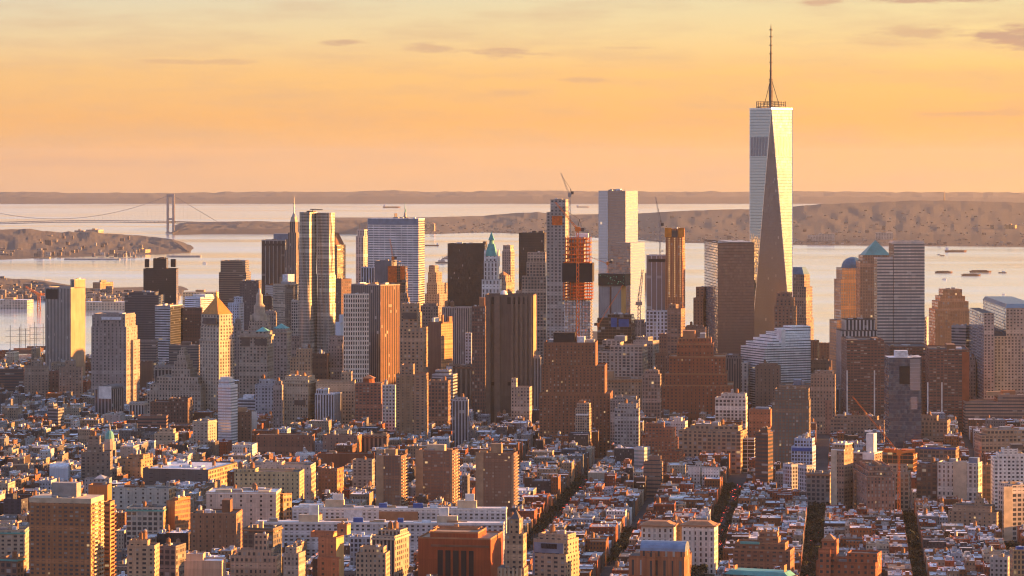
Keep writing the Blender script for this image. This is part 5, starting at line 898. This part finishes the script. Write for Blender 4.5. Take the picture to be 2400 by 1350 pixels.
L.new(mixc(maprange(f2, .4, .62), mixc(maprange(f1, .35, .65), (.045,.043,.044), (.062,.054,.050)), mixc(maprange(f1, .3, .7), (.046,.044,.045), (.072,.063,.060))), b.inputs['Base Color']); b.inputs['Roughness'].default_value = 1  # grey-mauve of distant haze is mixed into the hills' own colour
def hills(name, shore, ridge, dr, label_kind='structure', cols=None, rough=1.0, tail=3000., low=.15, seed=0.0):
    """land seen between a shoreline row table and a ridge row table; dr = how far behind the shore the ridge stands"""
    xs_ = cols; mb = MB(); rows = 12; G_ = []
    for px in xs_:
        ds = wd_(interp(shore, px)); line = []
        yr = interp(ridge, px); dd = interp(dr, px) if isinstance(dr, list) else dr; zr = HC-(yr-PY0)/F*(ds+dd)
        for k in range(rows+4):
            if k <= rows:
                t_ = k/rows; d = ds+dd*t_; g0_ = -drop(at(px, d), d); zR = zr; s_ = t_**1.25*(1-low)+low*min(1, t_*6)
                h = (zR-g0_)*s_ if k else -3
                if zR < g0_+2: line.append((at(px, d), d, g0_-6)); continue
                hh = h + (pn(px*.035+seed, t_*5)*18+pn(px*.3+seed, t_*16, 3)*7)*rough*min(1, t_*3)*(1 if k < rows else .6)
                z_ = g0_+max(h if k == 0 else 1.5, hh)
                
            else: d = ds+dd+tail*(k-rows)/3; z_ = -drop(at(px, d), d)+max(0, zr+drop(at(px, ds+dd), ds+dd))*(1-(k-rows)/3)-2
            line.append((at(px, d), d, z_))
        G_.append(line)
    for a, b_ in zip(G_, G_[1:]):
        for k in range(rows+3): mb.quad([a[k], b_[k], b_[k+1], a[k+1]], 0)
    o = mb.build(name, m_forest); tag(o, kind=label_kind)
    for p in o.data.polygons: p.use_smooth = True
    return G_
rng_cols = lambda a, b_, s_: [a+s_*k for k in range(int((b_-a)/s_)+1)]
hills('far_hills', [(-600,477),(3000,477)], [(-600,452),(0,451),(60,449),(150,452),(400,452),(640,449),(820,450),(860,447),(930,446.5),(1000,450),(1180,447.5),(1250,446),(1400,449),(1700,450),(1850,448),(2100,450),(2400,451),(3000,452)], 3500, cols=rng_cols(-600, 3000, 12), rough=1.2, low=.6)
hills('wooded_shore', [(405,550),(470,549),(700,549),(860,549),(880,553)], [(405,546),(412,540),(424,529),(440,522),(500,520),(600,518),(700,521),(780,515),(880,518)], [(405,80),(412,400),(424,1000),(440,1500)], cols=rng_cols(405, 900, 6), rough=.5, low=.5, seed=3)
SH = [(690,549),(860,549),(1000,549),(1140,545),(1280,550),(1500,562),(1560,568),(1900,574),(2400,578),(3000,580)]
RD = [(690,522),(760,516),(860,516),(1000,509),(1130,506),(1210,499),(1260,497),(1320,503),(1400,502),(1500,500),(1600,494),(1700,491),(1760,490),(1860,484),(1900,480),(1960,477),(2050,474),(2140,470),(2200,470),(2300,472),(2400,475),(3000,478)]
GS = hills('island_hills', SH, RD, 3800, cols=rng_cols(780, 3000, 8), rough=.3, seed=7)
hills('wooded_headland', [(-300,605),(0,608),(160,602),(290,598),(380,596),(440,592),(470,590)], [(-300,538),(0,538),(60,536),(140,545),(200,542),(260,548),(330,552),(400,560),(415,569),(428,578),(438,587),(450,589),(470,600)], [(330,2200),(400,1400),(428,600),(438,200),(450,100)], cols=rng_cols(-300, 460, 6), rough=.5, tail=1500, seed=11)
hills('dock_peninsula', [(-300,700),(0,703),(60,700),(200,712),(300,708),(430,700),(520,700)], [(-300,650),(0,650),(100,662),(200,676),(300,682),(420,683),(520,690)], [(0,1000),(100,900),(200,500),(420,420)], cols=rng_cols(-300, 540, 6), rough=.25, tail=600, low=.3, seed=15)
hills('pier_land', [(-300,733),(0,731),(105,728)], [(-300,722),(0,722),(105,723)], 250, cols=rng_cols(-300, 105, 9), rough=.05, tail=150, low=.9, seed=19)
m_far = fac('punched', 'attr', Bay=6, Floor=6)
def gz_at(px, d): return -drop(at(px, d), d)
# countless small houses on the far shores: one mass each
def town(name, n, pxr, tfun, sz, seed):
    r_ = random.Random(seed); mb = MB()
    for k in range(n):
        px = r_.uniform(*pxr); t_ = r_.random()**2.4; d, z_ = tfun(px, t_); x = at(px, d); a, b_, h = r_.uniform(*sz), r_.uniform(*sz), r_.uniform(3, 8)
        if r_.random() < .06: h *= 2.5; a *= 1.5
        c = r_.choice(((.32,.27,.23),(.18,.14,.12),(.42,.39,.36),(.22,.18,.16),(.26,.2,.16))); mb.box(x-a/2, x+a/2, d-b_/2, d+b_/2, z_-8, z_+h, 0, 1, c, (.22,.19,.17))
    o = mb.build(name, [m_far, plain('far_roof', (1,1,1), .8, attr=True)]); tag(o, kind='stuff')
def isl(px, t_):
    ds = wd_(interp(SH, px)); k = min(int((px-780)/8), len(GS)-1); j = min(11.99, t_*9+.3); i_ = int(j); p, q_ = GS[k][i_], GS[k][i_+1]; f_ = j-i_; return p[1]+(q_[1]-p[1])*f_, p[2]+(q_[2]-p[2])*f_
town('distant_town', 650, (940, 2450), isl, (6, 16), 4)
def red_hook(px, t_):
    dd = interp([(0,1000),(100,900),(200,500),(420,420)], px); d0 = wd_(interp([(-300,700),(0,703),(60,700),(200,712),(300,708),(430,700),(520,700)], px)); d = d0+20+t_*(dd-20); zr_ = HC-(interp([(-300,650),(0,650),(100,662),(200,676),(300,682),(420,683),(520,690)], px)-PY0)/F*(d0+dd); return d, -drop(at(px,d), d)+max(1, (zr_+drop(at(px,d),d)))*(.3+.7*t_)*.75
town('dockside_sheds', 280, (-20, 420), red_hook, (7, 22), 6)
def bay_ridge(px, t_):
    d0 = wd_(604); d = d0+t_*2000; zr_ = HC-(interp([(0,538),(140,545),(200,542),(330,552),(400,566)], px)-PY0)/F*(d0+2200); return d, -drop(at(px,d),d)+max(2, (zr_+drop(at(px,d),d)))*(.15+.85*(t_*2000/2200)**1.25)*.95+3
town('shore_town', 80, (-20, 330), bay_ridge, (7, 20), 9)
def far_block(name, label, cat, px0, px1, ytop, ybot, d, wall, dep=60, roofm='grey', rz=-.1, st='punched'):
    x0, x1 = at(px0, d), at(px1, d); zt = zz(ytop, d); zb = min(zz(ybot, d), zt-4)
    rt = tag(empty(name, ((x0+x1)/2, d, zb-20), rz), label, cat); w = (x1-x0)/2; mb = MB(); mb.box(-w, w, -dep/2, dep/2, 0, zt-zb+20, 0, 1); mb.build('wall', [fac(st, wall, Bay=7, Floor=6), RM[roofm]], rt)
    m = MB(); m.box(-w*.3, w*.2, -dep*.2, dep*.2, zt-zb+20.02, zt-zb+25); m.build('penthouse', RM['tan_wall'], rt)
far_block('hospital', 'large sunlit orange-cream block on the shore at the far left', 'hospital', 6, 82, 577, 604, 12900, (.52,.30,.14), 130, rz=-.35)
far_block('apartment_block', 'left one of two pale slabs among trees on the headland', 'apartment block', 176, 198, 540, 552, 14600, (.36,.30,.27), 30)
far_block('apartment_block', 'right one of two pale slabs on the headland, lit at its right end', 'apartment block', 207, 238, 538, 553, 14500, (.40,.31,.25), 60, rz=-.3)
far_block('warehouse', 'white waterfront warehouse with sunlit side behind the ribbed river tower', 'warehouse', 200, 316, 707, 719, 7380, (.52,.40,.29), 40, rz=-.12, roofm='white')
far_block('warehouse', 'flat pier shed at the left edge above the river', 'warehouse', -20, 72, 702, 716, 7500, (.42,.36,.30), 60, roofm='white')
far_block('warehouse', 'square sunlit brick warehouse on the dock peninsula', 'warehouse', 231, 252, 661, 678, 8600, (.40,.22,.13), 60, rz=-.5)
far_block('warehouse', 'golden pier shed right of the stepped black tower', 'warehouse', 432, 512, 684, 694, 7700, (.55,.38,.2), 50, rz=-.1, roofm='cream')
far_block('power_station', 'pale waterfront plant on the tip of the headland', 'waterfront plant', 316, 348, 584, 596, 12500, (.50,.34,.22), 50, rz=-.3)
far_block('grain_terminal', 'pier end building with two sunlit towers on the left bay', 'pier terminal', 60, 156, 606, 615, 11800, (.40,.28,.2), 60)
far_block('apartment_block', 'lone lit slab on the wooded island ridge right of the aluminium slab', 'apartment block', 1009, 1019, 524, 542, 17000, (.5,.33,.22), 40)
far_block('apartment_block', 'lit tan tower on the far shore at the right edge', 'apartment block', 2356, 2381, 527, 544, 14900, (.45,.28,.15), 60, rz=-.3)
for px, w_p, yt, lb in ((1945,28,551,'left'),(1975,38,548,'middle'),(2110,40,545,'right')): far_block('waterfront_building', 'pale waterfront block on the far right shore, %s of three' % lb, 'waterfront building', px-w_p/2-38, px+w_p/2-38, yt, 566, wd_(571), (.42,.36,.33), 50)
m = MB(); d = wd_(601); m.box(at(395,d), at(470,d), d, d+40, -drop(at(430,d),d)-2, -drop(at(430,d),d)+3); tag(m.build('pier', RM['concrete']), 'thin breakwater reaching right from the headland tip', 'pier')
m = MB(); d = wd_(608); m.box(at(150,d), at(280,d), d, d+30, -drop(at(200,d),d)-2, -drop(at(200,d),d)+3); tag(m.build('pier', RM['concrete']), 'long low pier in the bay beyond the ribbed river tower', 'pier')
m = MB(); m.cone(at(2213,17800), 17800, 100, zz(447,17800), 6, 1.5, 4); tag(m.build('radio_mast', RM['steel']), 'faint radio mast on the ridge at upper right', 'radio mast')

r_ = random.Random(77); mb = MB()                   # the city behind and below the viewer, seen in mirrored glass
for k in range(900):
    x, y = r_.uniform(-2200, 2600), r_.uniform(-4200, 2000)
    if x*x+y*y < 160**2: continue
    h = r_.choice((30, 50, 80, 120, 170, 220))*r_.uniform(.7, 1.2)
    if y > -200: h = min(h, (330-max(y, 0)*.16)*.5)
    if abs(x) < 200 and -200 < y < 300: h = min(h, 60)
    a, b_ = r_.uniform(12, 30), r_.uniform(12, 30); mb.box(x-a, x+a, y-b_, y+b_, 0, h, 0, 1, r_.choice(((.34,.23,.15),(.28,.12,.07),(.2,.15,.12),(.42,.36,.3),(.12,.1,.1))), (.3,.3,.3))
o = mb.build('uptown_buildings', [fac('punched', 'attr'), plain('far_roof', None)], None, (0,0,0), -R(6)); tag(o, kind='stuff')
# ---------------------------------------------------------------- low streets: lots on the avenue grid
rng = random.Random(42)
EX, EY = (cos(PHI), -sin(PHI)), (sin(PHI), cos(PHI))
def XY(u, v): return (u*EX[0]+v*EY[0], u*EX[1]+v*EY[1])
def UV(x, y): return (x*EX[0]+y*EX[1], x*EY[0]+y*EY[1])
AV = [-1330,-1245,-1160,-1080,-1000,-920,-840,-760,-680,-600,-520,-435,-350,-269,-190,-113,-28,57,140,225,310,395,480,565,650]
WIDE = {-269:19,-113:19,-28:13,57:9,-680:22,-1000:20}
COLS_ = [('red brick',(.28,.075,.032)),('brown',(.17,.08,.045)),('dark brown',(.085,.052,.04)),('tan',(.34,.23,.145)),('cream',(.46,.40,.31)),('grey',(.22,.21,.205)),('white',(.58,.57,.56)),('rust brick',(.34,.12,.045)),('buff',(.30,.24,.18)),('charcoal',(.07,.065,.07)),('pale blue grey',(.34,.38,.44))]
ROOFC = [('silver',(.50,.52,.55)),('white',(.66,.67,.70)),('grey',(.27,.27,.29)),('black tar',(.05,.048,.05)),('pale',(.42,.42,.42)),('tan',(.26,.19,.14))]
m_lot = fac('double', 'attr', Bay=2.6, Floor=3.4, FW=.42, FH=.5, Lit=.012); m_blind = fac('sparse', 'attr', Bay=7, Floor=3.4, FW=.16, FH=.3)
m_lroof = plain('lot_roof', (1,1,1), .8, var=.45, scale=.25, attr=True)
def hit(x, y, m=0):
    for h in HEROES:
        f_ = h[4]
        if abs(f_.o[0]-x)+abs(f_.o[1]-y) > 330: continue
        a, b_ = f_.local(x, y)
        if f_.X0-m < a < f_.X1+m and -m < b_ < f_.D+m: return True
    return False
def proj(x, y, z=0): return PX0+x/y*F, PY0+(HC-z)/y*F
lots = []; extra = []; AV = [-1770,-1680,-1590,-1500,-1415]+AV+[735,820,905,990,1075]
for i in range(len(AV)-1):
    ua, ub = AV[i]+WIDE.get(AV[i], 12)/2+2, AV[i+1]-WIDE.get(AV[i+1], 12)/2-2
    v = 2150.
    while v < 5150:
        bd = rng.choice((58, 66, 74)); far = v > 3900
        for row in (0, 1):
            u = ua; dep0 = bd/2-3
            while u < ub-5:
                wl = rng.choice((6.5, 7.5, 7.5, 9, 11, 14, 19)) if v < 3300 else rng.choice((7.5, 9, 12, 16, 22))
                if ub-u-wl < 5: wl = ub-u
                dep = dep0*rng.uniform(.72, 1.0); vc = v+dep/2 if row == 0 else v+bd-dep/2; uc = u+wl/2; x, y = XY(uc, vc); u += wl+.02
                px, py = proj(x, y)
                outside = not (-60 < px < 2460)
                if not (-900 < px < 3300) or y < 2150 or y > 5150 or (x < -843 and y > 5200+(x+843)*1.1): continue
                if hit(x, y, wl*.5+5) : continue
                soho = 2900 < y < 4200 and px < 1560
                vill = px > 1230 and y < 3100
                h = rng.triangular(10.5, 19, 14) if vill else rng.triangular(13, 28, 20) if soho else rng.triangular(11, 26, 16)
                if wl > 17: h *= 1.18
                if y > 4400: h *= 1.15
                if rng.random() < .02 and not vill: h *= 1.5
                r_ = rng.random()
                if px < 450: wts = (2,4,4,2,3,5,2,1,3,3,2)
                elif vill or px > 1500: wts = (6,6,3,2,2,2,2,6,2,1,1)
                elif px < 900: wts = (5,6,3,4,4,3,3,4,4,2,1)
                else: wts = (3,5,4,3,2,4,2,3,3,3,2)
                ci = rng.choices(range(len(COLS_)), wts)[0]; ri = rng.choices(range(len(ROOFC)), (7,5,4,4,4,2))[0]
                (extra if outside else lots).append(dict(u=uc, v=vc, w=wl, d=dep, h=h, x=x, y=y, ci=ci, ri=ri, tank=rng.random() < (.30 if h > 20 else .09), bulk=rng.random() < .8, seed=rng.randrange(10**6), row=row, far=far))
        v += bd+rng.choice((12, 13, 17))
# how much of each lot the camera sees: painter's buffer, nearest first
import numpy as np
HB = np.zeros((675, 1200), np.int32)
items = [(h[3], 'h', h) for h in HEROES]+[(l['y'], 'l', l) for l in lots]; items.sort(key=lambda t_: t_[0])
for k, (d_, kk, o_) in enumerate(items):
    if kk == 'h': x0, x1, yt, yb = o_[0], o_[1], o_[6], 1350
    else:
        p = o_; c0 = proj(p['x'], p['y']-p['d']/2, p['h']); s_ = F/p['y']; x0, x1 = c0[0]-p['w']/2*s_, c0[0]+p['w']/2*s_
        yt = proj(p['x'], p['y']+p['d']/2, p['h'])[1]; yb = proj(p['x'], p['y']-p['d']/2, 0)[1]
    a, b_, c, e = max(0, int(x0/2)), min(1200, int(x1/2)+1), max(0, int(yt/2)), min(675, int(yb/2)+1)
    if a >= b_ or c >= e: 
        if kk == 'l': o_['seen'] = 0
        continue
    sub = HB[c:e, a:b_]; fr_ = sub == 0
    if kk == 'l': o_['seen'] = int(fr_.sum())
    sub[fr_] = k+1
seen = [l for l in lots if l['seen'] > 3]
seen.sort(key=lambda l: -l['seen']); NBIG = 300; big = seen[:NBIG]; rest = seen[NBIG:]+extra   # blocks just beyond the frame, for a step to the side
def lot_geo(l, cx=0, cy=0):
    """wall, roof, bulkhead meshes of one lot, centred at cx, cy in the avenue frame"""
    r_ = random.Random(l['seed']); w, d, h = l['w']/2, l['d']/2, l['h']; j1, j2 = r_.uniform(.55, 1.05), r_.uniform(.85, 1.2); c = [k*j1 for k in COLS_[l['ci']][1]]; rc = [k*j2 for k in ROOFC[l['ri']][1]]
    P = {}; x0, x1, y0, y1 = cx-w, cx+w, cy-d, cy+d
    pj = r_.choice((1,1,1.8)); wall = MB(); blankf = r_.random() < .12
    if r_.random() < .25 and w > 3.5:                 # back extension narrower than the front
        wall.box(x0, x1, y0+d*.6, y1, -1, h, 1 if blankf else 0, 1, c, rc, 2.6, ms=1); wall.box(x0+w*.5, x1, y0, y0+d*.6, -1, h-r_.choice((0,0,3.4)), 0, 1, c, rc, 2.6, ms=1); rx0, ry0 = x0, y0+d*.6
    else: wall.box(x0, x1, y0, y1, -1, h, 1 if blankf else 0, 1, c, rc, 2.6, ms=0 if r_.random() < .5 else 1); rx0, ry0 = x0, y0
    P['wall'] = wall
    roof = MB(); roof.box(rx0+.4, x1-.4, ry0+.4, y1-.4, h+.004, h+.12, 0, None, rc)
    parapet(roof, rx0, x1, ry0, y1, h, r_.uniform(.7, 1.3), .4, 0, [min(.7, k*pj) for k in c]); P['roof'] = roof
    P['bulks'] = []; P['units'] = []; zt = h+.12
    if l['bulk']:
        for k in range(r_.choice((1,1,2))):
            m = MB(); P['bulks'].append(m); a, b_, hh = r_.uniform(2, min(4.5, w)), r_.uniform(2.5, 5), r_.uniform(2.3, 3.6); bx, by = r_.uniform(rx0+.6, x1-a-.6), r_.uniform(ry0+.6, y1-b_-.6); cc = r_.choice((c, (.5,.5,.52), (.36,.35,.35))); m.box(bx, bx+a, by, by+b_, zt+k*.01, zt+hh+k*.01, 0, None, cc, rc)
    for k in range(r_.randint(3, 9)):
        m = MB(); P['units'].append(m); a, b_, hh = r_.uniform(.5, 2), r_.uniform(.5, 2.4), r_.uniform(.5, 1.7); bx, by = r_.uniform(rx0+.5, x1-a-.5), r_.uniform(ry0+.5, y1-b_-.5); g_ = r_.choice((.12,.3,.55,.65)); m.box(bx, bx+a, by, by+b_, h+.13+k*.006, h+hh+k*.02, 0, None, (g_,g_,g_*1.05))
    for k in range(r_.randint(0, 3)): m = MB(); P['units'].append(m); bx, by = r_.choice((rx0+.2, x1-1)), r_.uniform(ry0, y1-1); m.box(bx+.02, bx+.8, by, by+1.1, h+.02, h+r_.uniform(1.5, 2.6), 0, None, (.30,.12,.06))
    if l['tank']: P['tank'] = (r_.uniform(rx0+2.2, max(rx0+2.3, x1-2.2)), r_.uniform(ry0+2, y1-2), r_.uniform(.8, 1.15))
    return P
m_any = plain('lot_plant', (1,1,1), .8, attr=True)
refs = [h for h in HEROES if h[5]]
used = {}
def lot_label(l):
    st_ = max(3, round(l['h']/3.3)); wd2 = 'narrow' if l['w'] < 10 else 'broad' if l['w'] > 19 else ''
    kind = 'loft building' if l['h'] > 21 else 'walk-up' if l['w'] < 13 else 'tenement'
    px, py = proj(l['x'], l['y'], l['h']); near = sorted(refs, key=lambda h: math.hypot((h[0]+h[1])/2-px, (h[6]+60-py)*.8))[:3]
    base = ('%s %s-storey %s %s' % (wd2, {3:'three',4:'four',5:'five',6:'six',7:'seven',8:'eight',9:'nine',10:'ten'}.get(st_, 'tall many'), COLS_[l['ci']][0], kind)).strip()
    for h in near:
        side = 'left of' if px < h[0] else 'right of' if px > h[1] else 'in front of' if l['y'] < h[3] else 'behind'
        for rf_ in (' with %s roof' % ROOFC[l['ri']][0], ', %s roofed%s,' % (ROOFC[l['ri']][0], ' with water tank' if l['tank'] else ' without tank')):
            s_ = '%s%s %s %s' % (base, rf_, side, h[5])
            if s_ not in used and len(s_.replace('-', ' ').split()) <= 16: used[s_] = 1; return s_
    short = '%s %s' % (COLS_[l['ci']][0], kind)
    for o_ in ('next to', 'just beyond', 'two doors from', 'across from', 'a block from', 'round the corner from'):
        for h in near:
            s_ = '%s, %s roof, %s %s' % (short, ROOFC[l['ri']][0], o_, h[5])
            if s_ not in used: used[s_] = 1; return s_
    return short+' lost among its neighbours'
for l in big:
    P = lot_geo(l); rt = tag(empty({0:'tenement',1:'loft_building'}[int(l['h'] > 21)], (l['x'], l['y'], 0), -PHI), None, 'building', 'low buildings of the side streets'); rt['label'] = lot_label(l)
    P['wall'].build('wall', [m_lot, m_blind], rt); P['roof'].build('roof', m_lroof, rt); [m_.build('roof_unit', m_any, rt) for m_ in P['units']]
    for m_ in P['bulks']: m_.build('bulkhead', m_lroof, rt)
    if 'tank' in P: water_tank(rt, P['tank'][0], P['tank'][1], l['h']+.1, P['tank'][2], random.Random(l['seed']).choice(('wood','wood','metal')))
mass = MB(); roofs = MB(); RMT = [m_lot, m_blind, m_lroof, m_any, RM['wood'], RM['brown']]
def merge(dst, src, off):
    i = len(dst.v); dst.v += src.v; dst.f += [tuple(a+i for a in f_) for f_ in src.f]; dst.m += [a+off for a in src.m] if off < 2 else [off]*len(src.m); dst.uv += src.uv; dst.c += src.c
for l in rest:
    P = lot_geo(l, l['u'], l['v']); merge(mass, P['wall'], 0)
    for m_ in [P['roof']]+P['bulks']: merge(mass, m_, 2)
    for m_ in P['units']: merge(mass, m_, 3)
    if 'tank' in P:
        x_, y_, s_ = P['tank']; t_ = MB(); t_.cone(x_, y_, l['h']+1.6*s_, l['h']+5.2*s_, 1.75*s_, 1.65*s_, 8); merge(mass, t_, 4); t_ = MB(); t_.cone(x_, y_, l['h']+5.2*s_, l['h']+6.6*s_, 1.85*s_, .05, 8); merge(mass, t_, 5)
        t_ = MB(); [t_.bar((x_+a*s_, y_+b_*s_, l['h']), (x_+a*s_, y_+b_*s_, l['h']+1.7*s_), .3*s_) for a, b_ in ((-1.1,-1.1),(1.1,-1.1),(1.1,1.1),(-1.1,1.1))]; merge(mass, t_, 3)
o = mass.build('distant_rooftops', RMT, None, (0,0,0), -PHI); tag(o, kind='stuff')
print('lots', len(lots), 'seen', len(seen), 'heroes', len(HEROES))

# ---------------------------------------------------------------- street trees and courtyard trees
def leaf_mat(name, col):
    m, b = new_mat(name); oi = nd('ShaderNodeObjectInfo'); f_ = maprange(noise(.5, 3), .3, .7, .55, 1.35); c_ = nd('ShaderNodeCombineXYZ')
    for k in range(3): L.new(mth('MULTIPLY', f_, maprange(oi.outputs['Random'], 0, 1, .8, 1.2)), c_.inputs[k])
    L.new(mixc(1.0, col, c_.outputs[0], 'MULTIPLY'), b.inputs['Base Color']); b.inputs['Roughness'].default_value = .8; return m
LM = [('dark green', leaf_mat('dark_leaves', (.024,.034,.014))), ('olive', leaf_mat('olive_leaves', (.045,.042,.016))), ('autumn brown', leaf_mat('autumn_leaves', (.09,.042,.016))), ('orange autumn', leaf_mat('orange_leaves', (.26,.09,.015)))]
def crown_mesh(seed):
    r_ = random.Random(seed); mb = MB(); cl_ = [(r_.gauss(0, .42), r_.gauss(0, .42), r_.uniform(.35, 1.0)) for _ in range(9)]
    for (x, y, z) in cl_:
        rr = r_.uniform(.28, .48)
        for k in range(48):
            a, e_ = r_.uniform(0, 2*pi), math.asin(r_.uniform(-1, 1)); q_ = rr*r_.uniform(.55, 1.05); p = (x+q_*cos(a)*cos(e_), y+q_*sin(a)*cos(e_), z+q_*.75*sin(e_)); s_ = r_.uniform(.05, .11)
            t1 = [r_.gauss(0, 1) for _ in range(3)]; t2 = [r_.gauss(0, 1) for _ in range(3)]
            n1 = sqrt(sum(v*v for v in t1)); n2 = sqrt(sum(v*v for v in t2)); t1 = [v/n1*s_ for v in t1]; t2 = [v/n2*s_ for v in t2]
            mb.quad([tuple(p[j]+t1[j] for j in range(3)), tuple(p[j]+t2[j] for j in range(3)), tuple(p[j]-t1[j] for j in range(3)), tuple(p[j]-t2[j] for j in range(3))], 0)
    return mb
PROT = []
for k in range(8):
    nm, mt_ = LM[(0,0,1,1,2,2,3,0)[k]]
    rt = empty('tree', (0,0,-50)); c_ = crown_mesh(k).build('crown', mt_, rt); t_ = MB(); t_.cone(0, 0, 0, .6, .05, .03, 6); [t_.bar((0,0,.4), (.3*cos(a), .3*sin(a), .75), .025) for a in (0,1.6,3.1,4.7)]; t_.build('trunk', RM['wood'], rt); PROT.append((nm, rt))
spots = []
def tspot(u, v, s_, k, where):
    x, y = XY(u, v); 
    if not (-30 < proj(x, y)[0] < 2430) or hit(x, y, 2): return
    for l in lots_near(u, v):
        if abs(l['u']-u) < l['w']/2 and abs(l['v']-v) < l['d']/2: return
    spots.append((x, y, s_, k, where))
LG = {}
for l in seen: LG.setdefault((int(l['u']//40), int(l['v']//40)), []).append(l)
def lots_near(u, v):
    a, b_ = int(u//40), int(v//40); return [l for i in (-1,0,1) for j in (-1,0,1) for l in LG.get((a+i, b_+j), ())]
tr = random.Random(9)
for av, wv_, v0, v1, nm in ((-113,19,2480,3250,'the broad shaded avenue right of the twin palazzi'), (-28,13,2400,3300,'the dark leafy avenue right of the wide brown apartment house'), (57,9,2400,3000,'the leafy street near the terraced block'), (-269,19,2700,3300,'the avenue running up towards the deco skyscrapers'), (-190,12,2600,2850,'the side street by the blue glass fronted block'), (140,12,2400,2900,'the side street at far right')):
    v = v0
    while v < v1:
        for sd in (-1, 1):
            if tr.random() < .72: tspot(av+sd*(wv_/2-1), v+tr.uniform(-4, 4), tr.uniform(5.5, 9.5), tr.choice((0,0,1,0,3,2,7)), nm)
        v += 17
for (pa, pb, ya, yb, n_, ks, nm) in ((2150,2400,1225,1345,70,(2,3,4,5,6,3,1),'the leafy square at bottom right'), (1985,2110,1195,1235,16,(3,4,5,2),'the gap below the terraced block'), (185,310,962,978,34,(0,1,7),'the park below the grey courthouse'), (1180,1260,1255,1345,14,(0,7,1),'the dark square by the slate lantern tower'), (2100,2260,1180,1215,12,(0,2,4),'the yard left of the tan lantern block'), (1430,1490,1080,1110,8,(0,1),'the bend of the avenue')):
    for _ in range(n_):
        px, py = tr.uniform(pa, pb), tr.uniform(ya, yb); d = F*(HC-8)/(py-PY0); x = at(px, d); u, v = UV(x, d)
        tspot(u, v, tr.uniform(9, 15), tr.choice(ks), nm)
for l in seen[:700]:
    if l['y'] < 3200 and l['row'] == 0 and tr.random() < (.28 if proj(l['x'], l['y'])[0] > 1250 else .05): tspot(l['u']+tr.uniform(-3, 3), l['v']+l['d']/2+4, tr.uniform(7, 11), tr.choice((0,1,2,3,4,7)), 'a back yard near the middle of the low blocks')
spots = spots[:285]; ups = {}
for x, y, s_, k, where in spots:
    nm, rt = PROT[k]; o = copy_tree(rt); o.location = (x, y, 0); o.scale = (s_*.95, s_*.95, s_*.95); o.rotation_euler = (0,0,tr.uniform(0, 6))
    px, py = proj(x, y, s_*.7); nb = min(refs, key=lambda h: math.hypot((h[0]+h[1])/2-px, (h[6]+40-py)))
    sd = 'left of' if px < nb[0] else 'right of' if px > nb[1] else 'by'
    o['label'] = ' '.join(('%s tree %s %s, in %s' % (nm, sd, nb[5], where)).split()[:16]); o['category'] = 'tree'; o['group'] = 'trees in '+where
for nm, rt in PROT:
    for c_ in list(rt.children): bpy.data.objects.remove(c_)
    bpy.data.objects.remove(rt)
# ---------------------------------------------------------------- cars on the avenues
def car(colname, col_):
    rt = empty('parked_car', (0,0,-60)); m = MB(); m.prism([(-.9,-2.1),(.9,-2.1),(.9,2.1),(-.9,2.1)], .35, .95, 0); m.build('body', plain('car_'+colname, col_, .3, .2), rt)
    m = MB(); m.prism([(-.82,-1.3),(.82,-1.3),(.82,1.4),(-.82,1.4)], .96, 1.5, 0, None, (1,1,1), 0, [(-.65,-.8),(.65,-.8),(.65,1.0),(-.65,1.0)]); m.build('cabin', plain('car_glass', (.02,.02,.025), .15), rt)
    for sx_ in (-1, 1):
        for sy_ in (-1, 1): m = MB(); m.box(sx_*.8-.12, sx_*.8+.12, sy_*1.35-.33, sy_*1.35+.33, 0, .66, bottom=True); m.build('wheel', RM['black'], rt)
        m = MB(); m.box(sx_*.65-.2, sx_*.65+.2, -2.14, -2.105, .62, .8, bottom=True); m.build('tail_light', plain('tail_lamp', (.6,.02,.01), .5, emit=((1,.06,.02), 3)), rt)
    return colname, rt
CARS = [car('white', (.6,.6,.6)), car('black', (.02,.02,.02)), car('silver', (.35,.36,.38)), car('yellow', (.7,.35,.02)), car('red', (.35,.03,.02))]
nc = 0
for av, v0, v1, nm in ((-113,2500,3300,'the broad shaded avenue'), (-28,2450,2900,'the dark leafy avenue'), (-269,2800,4100,'the long straight avenue')):
    v = v0
    while v < v1 and nc < 120:
        ln = tr.choice((-3.2, 0, 3.2)); x, y = XY(av+ln+tr.uniform(-.3, .3), v)
        if not hit(x, y, 1) and -10 < proj(x, y)[0] < 2410:
            cn, rt = tr.choice(CARS); o = copy_tree(rt); o.location = (x, y, .01); o.rotation_euler = (0,0,-PHI); nc += 1
            o['label'] = '%s car driving away down %s' % (cn, nm); o['category'] = 'car'; o['group'] = '%s cars on %s' % (cn, nm)
        v += tr.uniform(9, 22)
for nm, rt in CARS:
    for c_ in list(rt.children): bpy.data.objects.remove(c_)
    bpy.data.objects.remove(rt)
# ---------------------------------------------------------------- the hazy air over the whole place
hb = MB(); hb.box(-44500, 44500, -44500, 44500, -131, 575, bottom=True)
hm = bpy.data.materials.new('haze_air'); hm.use_nodes = True; nt = hm.node_tree; N = nt.nodes; L = nt.links; N.clear()
pv = nd('ShaderNodeVolumePrincipled'); pv.inputs['Color'].default_value = (1,.95,.88,1); pv.inputs['Density'].default_value = HAZE = 1.15e-5; pv.inputs['Anisotropy'].default_value = .6
ou = nd('ShaderNodeOutputMaterial'); L.new(pv.outputs[0], ou.inputs['Volume'])
ho = hb.build('haze', hm); tag(ho, kind='stuff')
